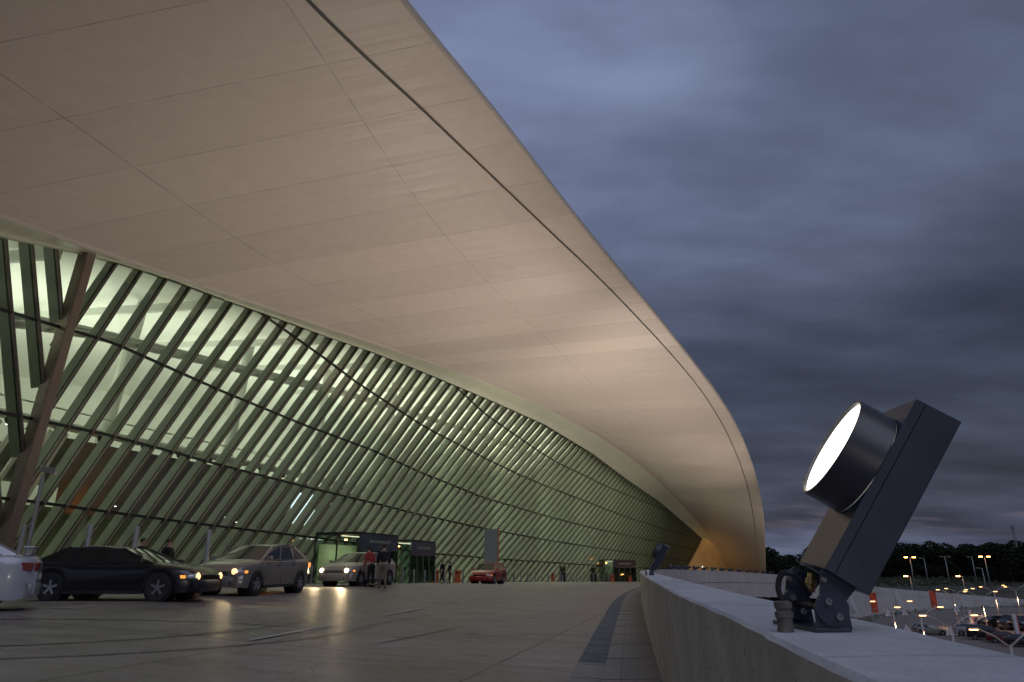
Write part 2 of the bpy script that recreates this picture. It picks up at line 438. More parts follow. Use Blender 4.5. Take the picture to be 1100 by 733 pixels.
# parapet wall: inner face, top, outer face (one thing, three surfaces)
pw = thing('parapet_wall', 'long curved pale concrete parapet with floodlights standing on its top', 'wall', (2, 9, -1.3))
def wrow(fn, D0, D1, n):
    rows = []
    for i in range(n + 1):
        D = lerp(D0, D1, (i / n)); x = wallx(D); d = (wallx(D + .5) - wallx(D - .5)); t = Vector((d, 1, 0)).normalized(); nr = Vector((t.y, -t.x, 0))
        rows.append([tuple(Vector((x, D, 0)) + nr * o + Vector((0, 0, z))) for o, z in fn(D)])
    return rows
def joined(rowsets):
    mb = MB()
    for r in rowsets: mb.grid(r)
    return mb
_off = Vector((-2, -9, 1.3))
def shift(mb): mb.v = [(v[0] - 2, v[1] - 9, v[2] + 1.3) for v in mb.v]; return mb
random.seed(3)
def chip(D): return .0016 * math.sin(D * 7.1) + .0009 * math.sin(D * 23.7 + 1)
shift(joined([wrow(lambda D: [(.0, wallz(D) - 1.3), (0, wallz(D) - .6), (0, wallz(D) - .012 + chip(D)), ], -20, 40, 400), wrow(lambda D: [(0, wallz(D) - 1.4), (0, wallz(D) - .012)], 40, 180, 90)])).build('wall_face', M['wallface'], pw)
shift(joined([wrow(lambda D: [(0, wallz(D) - .012 + chip(D)), (.014, wallz(D) + chip(D) * .3), (.22, wallz(D) + .004), (.43, wallz(D)), (.445, wallz(D) - .012)], -20, 40, 400), wrow(lambda D: [(0, wallz(D) - .012), (.014, wallz(D)), (.43, wallz(D)), (.445, wallz(D) - .012)], 40, 180, 90)])).build('coping', M['walltop'], pw)
def obot(D): return interp(D, [118, 136], [max(-9, wallz(D) - interp(D, [50, 80, 118], [2.3, 2.6, 3.2])), -9.05])
shift(joined([wrow(lambda D: [(.445, wallz(D) - .012), (.46, wallz(D) - 1.05), (.44, obot(D))], -20, 180, 150)])).build('outer_face', M['fascia'], pw)
shift(joined([wrow(lambda D: [(.47, wallz(D) - 1.10), (.47, wallz(D) - 1.14)], 50, 180, 90)])).build('panel_joint', M['groove'], pw)
tjm = MB()
for D_ in (1.56, 6.4, 11.2, 16.9, 22.6):
    x = wallx(D_)
    tjm.grid([[(x + a - 2, D_ + b - 9 + .03 * a + .004 * math.sin(a * 17), -.18 + 1.3 + .0012 + c) for b in (-.0016, .0016)] for a, c in ((.016, 0), (.08, .0012), (.15, .0026), (.22, .004), (.29, .0027), (.36, .0014), (.428, 0))])
tjm.build('coping_joint', simple('joint_mortar', (.20, .195, .20), .8, 0, .3, 30), pw)
# deck underside and piers below the forecourt
tag(joined([wrow(lambda D: [(.40, obot(D) + .05), (-14, obot(D) + .05)], -20, 118, 60)]).build('deck_underside', M['slab']), kind='structure')
for i, D in enumerate((62, 74, 86, 98, 110)):
    x = wallx(D) - 1.5
    tag(MB().cyl((x, D, -9.1), (x, D, obot(D)), .45, 16).build('bridge_pier', M['kerb'], smooth=.6), 'round concrete pier carrying the raised forecourt deck', 'pier', 'piers under the forecourt deck')

# ------------------------------------------------------------------ terrain, car park
def tz(X, D):
    r = D + .12 * (X - 60)
    return interp(r, [188, 225, 330, 1200, 4000], [-9.0, -6.3, -5.0, -4, -4])
mb = MB(); rows = []
for D in [-400, -60, 0, 60, 120, 170, 180, 190, 200, 210, 220, 230, 250, 280, 330, 400, 600, 900, 1500, 4000]:
    rows.append([(X, D, tz(X, D)) for X in (-4000, -900, -300, -60, 0, 40, 80, 120, 160, 220, 320, 500, 1000, 4000)])
mb.grid(rows); tag(mb.build('ground', M['terrain'], smooth=3.2), kind='structure')
mb = MB(); mb.grid([[(20, 25, -8.99), (20, 186, -8.99)], [(330, 25, -8.99), (330, 150, -8.99)]])
tag(mb.build('car_park', M['asphalt']), kind='structure')
def arc_strip(name, c, r0, r1, a0, a1, z, mat, n=40, kerb=0):
    rows = []
    for i in range(n + 1):
        a = math.radians(lerp(a0, a1, i / n)); ca, sa = math.cos(a), math.sin(a)
        if kerb: rows.append([(c[0] + ca * r0, c[1] + sa * r0, z), (c[0] + ca * r0, c[1] + sa * r0, z + kerb), (c[0] + ca * r1, c[1] + sa * r1, z + kerb), (c[0] + ca * r1, c[1] + sa * r1, z)])
        else: rows.append([(c[0] + ca * r0, c[1] + sa * r0, z), (c[0] + ca * r1, c[1] + sa * r1, z)])
    return tag(MB().grid(rows).build(name, mat), kind='structure')
arc_strip('pavement', (102, 118), 24, 26.5, 60, 300, -8.985, M['pave'], kerb=.14)
arc_strip('pavement', (102, 118), 12, 15, 90, 290, -8.985, M['pave'], kerb=.14)
arc_strip('pavement', (120, 100), 30, 42, 120, 240, -8.985, M['pave'], kerb=.14)
arc_strip('pavement', (112, 124), 17.5, 21, 70, 300, -8.985, M['terrain'], kerb=.16)

# ------------------------------------------------------------------ terminal building
tb = thing('terminal_building', 'curved airport terminal with a sweeping beige overhanging roof and slanted green-lit glass facade', 'building', (0, 0, 0))
E = catmull([(-13, -10, 15.5), (-9.8, 2, 17), (-6.6, 12, 18.4), (-4.22, 19.60, 19.51), (-2.11, 25.60, 20.96), (0.52, 32.50, 21.95), (4.37, 41.00, 21.89), (9.97, 52.00, 21.77), (18.68, 69.00, 20.91), (23.85, 79.00, 20.12), (30.18, 91.00, 18.38), (39.60, 112.00, 14.21), (44.96, 126.00, 7.75), (46.82, 132.00, 3.44), (48.11, 137.00, -1.34), (49.2, 141, -5.2)], 10)
T = catmull([(-28.00, -16.00, 11.60), (-25.50, 2.00, 11.70), (-23.20, 11.00, 11.80), (-21.40, 16.80, 12.00), (-20.30, 20.90, 12.50), (-18.72, 26.08, 13.14), (-16.37, 33.07, 14.08), (-12.55, 43.36, 15.39), (-4.51, 63.71, 17.81), (1.06, 75.63, 18.37), (8.77, 90.65, 18.46), (21.71, 114.37, 16.24), (33.24, 135.06, 11.08), (44.26, 157.00, 5.86), (48.19, 160.00, -0.98), (50.5, 162, -5.2)], 10)
def smooth_pts(P, it):
    P = [p.copy() for p in P]
    for _ in range(it):
        Q = [P[0]] + [P[i] * .5 + (P[i - 1] + P[i + 1]) * .25 for i in range(1, len(P) - 1)] + [P[-1]]; P = Q
    return P
E = smooth_pts(E, 60); T = smooth_pts(T, 60)
VG0 = lambda i: interp(i, [30, 36, 54, 60, 72, 84, 90, 102, 120, 138, 150], [.85, .855, .87, .905, .925, .945, .935, .92, .895, .83, .83])
VG = lambda i: sum(VG0(i + q) for q in range(-9, 10)) / 19
VA0 = lambda i: interp(i, [0, 30, 42, 54, 60, 80], [.42, .33, .275, .215, .185, .10])
VA = lambda i: sum(VA0(i + q) for q in range(-7, 8)) / 15
VB0 = lambda i: interp(i, [0, 30, 36, 42, 48, 54, 60, 66, 72, 100], [1.0, .81, .77, .725, .68, .645, .605, .57, .53, .33])
VB = lambda i: sum(VB0(i + q) for q in range(-7, 8)) / 15
arc = [0]
for i in range(1, len(E)): arc.append(arc[-1] + ((E[i] + T[i]) / 2 - (E[i - 1] + T[i - 1]) / 2).length)
SUB = 3
NU = (len(E) - 1) * SUB
def EP(k): i = k / SUB; a = int(i); b = min(a + 1, len(E) - 1); return E[a].lerp(E[b], i - a), T[a].lerp(T[b], i - a), i, lerp(arc[a], arc[b], i - a)
def sof(e, t, v): 
    p = t.lerp(e, v); w = (e - t).length; p.z += .018 * w * (4 * v * (1 - v)) * .0; return p
NV = 26
def soffit():
    me = bpy.data.meshes.new('soffit'); vs = []; fs = []; uv = []; uv2 = []
    m = NV + 1
    for k in range(NU + 1):
        e, t, i, a = EP(k)
        vg = VG(i)
        V = [vg * j / 20 for j in range(21)] + [vg + (1 - vg) * j / 6 for j in range(1, 7)]
        for v in V:
            p = sof(e, t, v)
            if v > vg: p.z += .5 * ((v - vg) / (1 - vg)) ** 2 * 0.0
            vs.append(p); uv.append((a, v * (e - t).length)); uv2.append(((v - VA(i)) * (e - t).length, (v - VB(i)) * (e - t).length))
    for k in range(NU):
        for j in range(m - 1): fs.append((k * m + j, k * m + j + 1, (k + 1) * m + j + 1, (k + 1) * m + j))
    me.from_pydata([tuple(v) for v in vs], [], fs); me.update()
    for nm, d in (('UVMap', uv), ('seams', uv2)):
        l = me.uv_layers.new(name=nm)
        for lp in me.loops: l.data[lp.index].uv = d[lp.vertex_index]
    me.materials.append(M['soffit']); me.shade_smooth()
    o = bpy.data.objects.new('soffit', me); COL.objects.link(o); o.parent = tb
soffit()
# groove strip hung 3 cm under the soffit, with a lighter lip either side
rows = []; rows2 = []; rows3 = []
for k in range(NU + 1):
    e, t, i, a = EP(k); vg = VG(i); w = (e - t).length; hw = .075 / w; d = Vector((0, 0, -.03))
    nrm = Vector((.3, 0, -1)).normalized() * .05
    rows.append([tuple(sof(e, t, vg - hw) + nrm), tuple(sof(e, t, vg + hw) + nrm)])
    rows2.append([tuple(sof(e, t, vg - hw)), tuple(sof(e, t, vg - hw) + nrm * 2.2), tuple(sof(e, t, vg - hw * .55) + nrm * 2.2), tuple(sof(e, t, vg - hw * .55) + nrm)])
MB().grid(rows).build('drip_groove', M['groove'], tb, 3.2)
MB().grid(rows2).build('drip_trim', M['trimline'], tb, 1)
# rounded outer lip and the roof skin above it
rows = []; roof = []
for k in range(NU + 1):
    e, t, i, a = EP(k); o = (e - t).normalized(); up = Vector((0, 0, 1)) - o * o.z; up.normalize()
    if e.z < 6: up = (up + o * .4 * (6 - max(e.z, -2)) / 8).normalized()
    R = .24; c = e + up * R
    rr = [tuple(e)]
    for q in range(1, 7):
        an = -PI / 2 + PI * q / 6
        rr.append(tuple(c + o * math.cos(an) * R + up * math.sin(an) * R))
    rows.append(rr)
    p = c + up * R; back = Vector((-o.x, -o.y, 0)).normalized()
    hh = max(0, min(1, (e.z + 5) / 15))
    roof.append([tuple(p)] + [tuple(e.lerp(t, q_) + up * h_) for q_, h_ in ((.2, 1.1), (.5, 1.9), (.8, 2.3), (1.0, 2.6))] + [tuple(t + back * 30 * hh + Vector((0, 0, 3.2 * hh + .6)))])
MB().grid(rows).build('roof_edge', M['trimline'], tb, 3.2)
MB().grid(roof).build('roof', M['roofskin'], tb, 3.2)

# header band between soffit and glass
rows = []; lip = []
TC = T
for k in range(0, NU + 1):
    e, t, i, a = EP(k)
    if i > 131: break
    # nearest facade station
    best = min(range(0, 360), key=lambda q: (GC.at(q * .5) - t).xy.length_squared)
    g = GC.at(best * .5); o = (e - t).normalized()
    rows.append([tuple(t + Vector((0, 0, -.10)) - o * .05), tuple(t.lerp(g, .5) + Vector((0, 0, -.06))), tuple(Vector((g.x, g.y, g.z - .02)) + GC.out(best * .5) * .16), tuple(Vector((g.x, g.y, g.z - .16)) + GC.out(best * .5) * .16)])
    lip.append([tuple(t + o * .10 + Vector((0, 0, -.015))), tuple(t + o * .10 + Vector((0, 0, -.12))), tuple(t - o * .06 + Vector((0, 0, -.12)))])
MB().grid(rows).build('header_band', simple('header_band_light_tint', (.46, .48, .36), .5, 0, .06, .4), tb, 3.2)  # green tint puts the interior's light into the band colour
MB().grid(lip).build('soffit_edge_trim', M['trimline'], tb, .6)

# column line between the two fin fields
def s_col(z): return lerp(36.52, 37.30, (z - 1.7) / 11.8)
LS = [34, 38.5, 44, 66, 91, 112, 167, 180]; LV = [.36, .42, .60, 1.10, 1.73, 1.98, 2.40, 2.57]
def end_s(z): return SEND - (5.98 - z) * 2.45         # the slanted far end of the glass
def zbase(s):
    p = GC.at(s); return zg(p.x, p.y)
def topz(s): return GC.at(s).z
nm_ = 0
def fin(path, label=None):
    """path: list of (s,z); builds deep fin behind the glass and a cap in front"""
    mb = MB(); cap = MB(); gk = MB()
    for (s0, z0), (s1, z1) in zip(path[:-1], path[1:]):
        a0 = fx(s0, z0, -.10); a1 = fx(s1, z1, -.10); n = GC.out((s0 + s1) / 2); d = (a1 - a0).normalized(); side = n.cross(d).normalized()
        def quadbar(m, o0, o1, w):
            pts = []
            for (s, z) in ((s0, z0), (s1, z1)):
                p = fx(s, z)
                pts += [p + n * o0 - side * w, p + n * o0 + side * w, p + n * o1 + side * w, p + n * o1 - side * w]
            m.hexa(pts)
        quadbar(mb, -.06, -interp((s0 + s1) / 2, [45, 80], [.62, .80]), .045); quadbar(gk, .0, -.06, .055); quadbar(cap, .02, .14, .045)
    return mb, gk, cap
def clip_path(pts, ok):
    out = [p for p in pts if ok(*p)]
    return out
def make_mullion(piv, lean, okfn):
    pts = []
    z = -4.0
    while z < 18.5:
        s = piv + lean * (z - 8)
        pts.append((s, z)); z += .5
    g = [p for p in pts if okfn(*p)]
    if len(g) < 2: return
    # refine ends
    def refine(a, b):   # a ok, b not ok
        for _ in range(12):
            m = ((a[0] + b[0]) / 2, (a[1] + b[1]) / 2)
            if okfn(*m): a = m
            else: b = m
        return a
    i0 = pts.index(g[0]); i1 = pts.index(g[-1])
    lo = refine(g[0], pts[i0 - 1]) if i0 > 0 else g[0]
    hi = refine(g[-1], pts[i1 + 1]) if i1 < len(pts) - 1 else g[-1]
    ca_, cb_ = fx(*lo), fx(*hi)
    inner = g[1:-1][::4]
    path = [lo] + [p for p in inner if p[1] > lo[1] + .3 and p[1] < hi[1] - .3] + [hi]
    mb, gk, cap = fin(path)
    ax_ = cb_ - ca_; L2 = ax_.length_squared
    for m_ in (mb, gk, cap):     # straighten the fin most of the way towards its chord
        nv = []
        for v in m_.v:
            z_ = v[2]; t_ = (z_ - lo[1]) / max(.01, hi[1] - lo[1]); t_ = max(0, min(1, t_))
            c_ = ca_ + ax_ * t_; g_ = fx(lerp(lo[0], hi[0], t_), z_)
            d_ = (c_ - g_) * .6
            nv.append((v[0] + d_.x, v[1] + d_.y, v[2]))
        m_.v = nv
    o = mb.build('mullion', M['mullion'], tb)
    gk.build('gasket', M['gasket'], o); cap.build('cap', M['cap'], o)
ok_right = lambda s, z: s > s_col(z) + .12 and s < end_s(z) and z < topz(s) + .05 and z > zbase(s)
ok_left = lambda s, z: s < s_col(z) - .12 and s > 22 and z < topz(s) + .05 and z > zbase(s)
piv = 34.2; cnt = 0
while cnt < 93 and piv < 186:
    make_mullion(piv, interp(piv, LS, LV), ok_right); piv += interp(piv, [34, 50, 75, 100, 180], [1.25, 1.33, 1.52, 1.70, 1.84]); cnt += 1
for k in range(7):
    make_mullion(37.6 - k * 1.15, -.33, ok_left)
# big leaning column
zb = zbase(36.5)
mb = MB(); a = fx(s_col(zb) - .02, zb, .18); b = fx(s_col(topz(37.3)), topz(37.3) - .02, .18)
mb.bar(a, b, .62, .42, GC.out(37)); mb.build('leaning_column', M['column'], tb, bevel=.03)
# slanted end frame
mb = MB(); mb.bar(fx(end_s(-4), -4, 0), fx(end_s(6), 6, 0), .3, .5, GC.out(160)); mb.build('end_frame', M['cap'], tb)

# transoms (long horizontal lines)
TR = {'L1': [(22, 9.1), (36.8, 9.75), (39.5, 9.9), (47.7, 9.3), (54.6, 8.8), (63.2, 8.5), (82.8, 6.8), (114.8, 5.2), (151, 4.1), (176, 3.2)],
      'L2': [(48.0, 15.0), (59.9, 13.2), (73.4, 11.7), (91.8, 10.1), (129.5, 7.6), (154.0, 6.5), (177, 5.6)],
      'L3': [(75.5, 17.3), (77.1, 16.9), (83.6, 15.5), (91.8, 14.4), (103.8, 12.9), (121.1, 11.6), (156.8, 9.9), (165, 9.6)],
      'L0': [(22, 5.4), (35.3, 5.7), (39.9, 5.7), (44.4, 5.5), (55.2, 4.9), (63.6, 4.6), (83.5, 3.7), (114.5, 2.6), (168, 1.0)],
      'Lm': [(22, 2.6), (37.0, 2.5), (44.7, 2.2), (56.8, 1.8), (74.2, 1.1), (87.0, .8), (120.5, .1), (163, -.6)]}
for nm, L in TR.items():
    mb = MB(); P = []
    s = L[0][0]
    while s < min(L[-1][0], SEND):
        z = interp(s, [q[0] for q in L], [q[1] for q in L])
        if z < topz(s) - .05 and s < end_s(z): P.append(fx(s, z, .03))
        s += 1.0
    for p, q in zip(P[:-1], P[1:]): mb.bar(p, q, .11, .13, (0, 0, 1))
    mb.build('transom', M['gasket'], tb)
# glass
mb = MB(); rows = []
s = 20
while s < SEND:
    zt = topz(s); zb0 = zbase(s) - .1
    if s > end_s(-3.5): zb0 = max(zb0, 5.98 - (SEND - s) / 2.45)
    if zb0 < zt: rows.append([tuple(fx(s, zb0)), tuple(fx(s, zt))])
    s += 1.5
mb.grid(rows); mb.build('glass_wall', M['glass'], tb)

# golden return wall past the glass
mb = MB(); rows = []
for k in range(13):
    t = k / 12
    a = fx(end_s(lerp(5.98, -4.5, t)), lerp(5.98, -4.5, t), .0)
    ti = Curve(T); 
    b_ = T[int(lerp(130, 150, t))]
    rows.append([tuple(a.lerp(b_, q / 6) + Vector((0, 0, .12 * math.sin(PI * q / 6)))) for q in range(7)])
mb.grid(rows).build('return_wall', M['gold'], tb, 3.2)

# ---------------- interior
def inrow(s, pts): return [tuple(fx(s, z, o)) for o, z in pts]
ss = [20 + i * 3 for i in range(0, 54)]
def zin(s): return interp(s, [20, 60, 100, 150, 180], [-.9, -1.1, -1.9, -3.2, -3.6])
rows = [inrow(s, [(-.9, topz(s) + .2), (-3, topz(s) + .6), (-8, topz(s) + 1.6), (-16, topz(s) + 2.2), (-26, topz(s) + 1.6), (-34, topz(s) + .4)]) for s in ss if s < 179]
MB().grid(rows).build('ceiling', M['ceil'], tb, 3.2)
rows = [inrow(s, [(-34, topz(s) + .4), (-34, zin(s) + 5)]) for s in ss if s < 179]
MB().grid(rows).build('upper_back_wall', M['white_in'], tb, 3.2)
rows = [inrow(s, [(0, zin(s) + .02), (-34, zin(s) + .02)]) for s in ss]
MB().grid(rows).build('floor', M['floor_in'], tb)
rows = [inrow(s, [(-11, zin(s)), (-11, zin(s) + 4.3)]) for s in ss]
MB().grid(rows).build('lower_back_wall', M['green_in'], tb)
# mezzanine: brown bulkhead, slab and rounded white edge tube
rows = [inrow(s, [(-7.0, zin(s) + 3.7), (-7.0, zin(s) + 7.6), (-7.6, zin(s) + 7.7), (-30, zin(s) + 7.7)]) for s in ss if 43 < s < 78]
MB().grid(rows).build('mezzanine_front', M['brown_in'], tb, .5)
rows = [inrow(s, [(-7.4, zin(s) + 4.0), (-34, zin(s) + 4.0)]) for s in ss]
MB().grid(rows).build('mezzanine_slab', M['white_in'], tb)
for zz, oo, r in ((8.1, -6.6, .24), (11.0, -3.4, .2), (12.0, -5.4, .26)):
    MB().tube([fx(s, (zin(s) + zz) if zz < 9 else topz(s) - (15 - zz) * .75, oo) for s in ss if s < 165], r, 8).build('interior_tube', M['white_in'], tb, 3.2)
MB().tube([fx(s, zin(s) + 8.9, -6.4) for s in ss if s < 165], .05, 6).build('interior_handrail', M['white_in'], tb)
s = 26.0
while s < 160:
    a = fx(s, zin(s), -9.5); b = fx(s + 1.2, topz(s) + 1.6, -8.8)
    MB().tube([a, b], [.42, .36], 14).build('interior_column', M['white_in'], tb, 3.2)
    MB().bar(fx(s + .3, topz(s) + .1, -.9), fx(s + .3, topz(s) + 1.8, -22), .5, .3, (0, 0, 1)).build('roof_beam', M['white_in'], tb)
    s += 10.5
# stair-like white slats at the left end
mb = MB()
for k in range(22): 
    mb.bar(fx(24 + k * .9, zin(30) + 4.2, -6.5), fx(25.6 + k * .9, zin(30) + 7.7, -6.7), .10, .25)
mb.build('interior_louvres', M['white_in'], tb)
# spots along the mezzanine edge
s = 40
k = 0
while s < 118:
    p = fx(s, zin(s) + 7.7, -6.1)
    h = MB().lathe([(0, -.16), (.13, -.16), (.16, .12), (.10, .2), (0, .2)], p, Matrix.Rotation(.5, 3, 'X'), 10).build('spotlight', M['black'], tb, .7)
    if k % 3 == 0: MB().lathe([(0, 0), (.10, 0)], p + Vector((0, 0, -.17)), Matrix.Rotation(.5, 3, 'X'), 10).build('spotlight_lens', M['spot_lamp'], h)
    s += 2.6; k += 1
for k in range(26):
    s_ = 44 + k * 3.9
    MB().lathe([(0, 0), (.13, 0)], fx(s_, zin(s_) + 3.92, -3.0 - 2.6 * (k % 2)), Matrix.Rotation(PI, 3, 'X'), 10).build('ceiling_downlight', M['spot_lamp'], tb)
# bright screens and lit shop signs seen through the fins
for (s, z, w, hgt, o, mt) in [(63.0, 4.4, 3.0, 2.4, -6.8, 'screen'), (66.6, 5.2, .5, .5, -6, 'spot_lamp'), (77, 3.6, 1.6, 1.0, -6.9, 'screen')]:
    a = fx(s, z, o); d = (GC.at(s + 1) - GC.at(s)); d.z = 0; d.normalize()
    mb = MB(); mb.bar(a, a + d * w, hgt, .1, (0, 0, 1)); mb.build('lit_screen', M[mt], tb)
for (s, z, w) in [(104, 1.4, 5), (88, 1.9, 7), (97, 1.6, 4), (112, 1.0, 4)]:
    a = fx(s, z, -3); d = (GC.at(s + 1) - GC.at(s)); d.z = 0; d.normalize()
    MB().bar(a, a + d * w, .7, .1, (0, 0, 1)).build('shop_sign', simple('shop_sign_red', (.5, .1, .05), .5, em=(1, .2, .08), es=.35), tb)
for (s, z, o) in [(45.3, 3.3, -6), (62.5, 3.2, -3.2), (76.5, 2.8, -4), (36, 9.6, -5), (37.6, 12, -6), (54, 3.4, -9)]:
    MB().lathe([(0, -.14), (.14, 0), (0, .14)], fx(s, z, o), None, 10).build('pendant_lamp', M['sodium'] if z < 4 else M['spot_lamp'], tb)

def area(name, loc, size, power, col, rot=(0, 0, 0), spread=PI):
    l = bpy.data.lights.new(name, 'AREA'); l.shape = 'RECTANGLE'; l.size, l.size_y = size; l.energy = power; l.color = col; l.spread = spread
    o = bpy.data.objects.new(name, l); COL.objects.link(o); o.location = loc; o.rotation_euler = rot; return o
def heading(s): d = GC.at(s + 1) - GC.at(s - 1); return math.atan2(d.y, d.x)
for s, pw_ in ((30, .62), (52, .72), (76, 1.05), (100, 1.15), (122, 1.2), (136, 1.0)):
    area('cove_uplight', fx(s, zin(s) + 8.9, -15), (22, 5), 2600 * pw_, (.96, 1.0, .88), (PI, 0, -heading(s)) if False else (PI, 0, heading(s)))
    area('ground_floor_light', fx(s, zin(s) + 3.9, -4.5), (20, 3), (90 if s < 60 else 420) * min(pw_, 1.5), (.98, 1.0, .72), (0, 0, heading(s)))

for s, pw_ in ((62, 110), (74, 230), (86, 330), (98, 360), (110, 360), (122, 360), (134, 220)):  # unseen fill panels added to brighten the sides of the farther fins
    a_ = fx(s, 0, -2.6); hh_ = topz(s) - zin(s)
    area('fin_fill_light', (a_.x, a_.y, zin(s) + hh_ * .5), (3.2, hh_ * .7), pw_, (.96, 1.0, .86), (PI / 2, 0, heading(s) - PI / 2))
# ---------------- entrance vestibules
def vestibule(label, P, Q, depth, h, inner):
    P = Vector((*P, 0)); Q = Vector((*Q, 0)); z = zg(P.x, P.y) ; d = (Q - P); L = d.length; d.normalize(); n = Vector((-d.y, d.x, 0))
    t = thing('entrance_vestibule', label, 'entrance', (P.x, P.y, z), math.atan2(d.y, d.x), 'glass entrance boxes on the facade')
    MB().box((L / 2, depth / 2, h - .06), (L + .1, depth, .12)).build('roof', M['black'], t)
    MB().box((L / 2, -.02, h - .62), (L, .08, 1.0)).build('header_panel', simple('header_blue_grey', (.075, .085, .10), .18), t)
    MB().box((L / 2, -.07, h - .55), (L * .55, .012, .16)).build('header_lettering', M['sign_grey'], t)
    for k in range(5):
        x = L * k / 4
        MB().box((x, 0, (h - 1.1) / 2), (.07, .10, h - 1.1)).build('door_frame', M['black' if k in (0, 4) else 'cap'], t)
    MB().box((L / 2, 0, (h - 1.1) / 2), (L, .012, h - 1.14)).build('door_glass', M['glass2'], t)
    for k in range(2):
        x = 0 if k == 0 else L
        MB().box((x, depth / 2, (h - .1) / 2), (.012, depth, h - .12)).build('side_glass', M['glass2'], t)
        for q in (1.0, .5): MB().box((x, depth * q, h / 2 - .06), (.08, .08, h - .14)).build('post', M['black'], t)
    MB().box((L / 2, depth * .5, h - .2), (L * .8, .12, .05)).build('ceiling_light', M['soft_strip'], t)
    MB().cyl((.5, depth * .4, h - .5), (.5, depth * .4, h - .42), .09).build('downlight', M['sodium'], t)
    c_ = P + d * L * .5 + n * depth * .5
    area('entrance_fill_light', (c_.x, c_.y, z + h - .3), (L * .6, .8), 60, (.95, 1, .82), (0, 0, math.atan2(d.y, d.x)))  # extra fill added to brighten the inside of the box
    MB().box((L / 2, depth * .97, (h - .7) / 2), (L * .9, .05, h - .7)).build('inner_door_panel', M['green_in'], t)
    return t
vestibule('dark-headed glass entrance box right behind the pale taxi, lamp inside', (-9.66, 45), (-8.03, 50), 3.2, 3.1, True)
vestibule('glass entrance box with sliding doors between taxi and red car', (-7.4, 52.2), (-6.15, 57), 3.0, 3.05, True)
vestibule('distant lit glass entrance box at the far end of the facade', (14.2, 101), (18.7, 109), 3.0, 3.1, True)

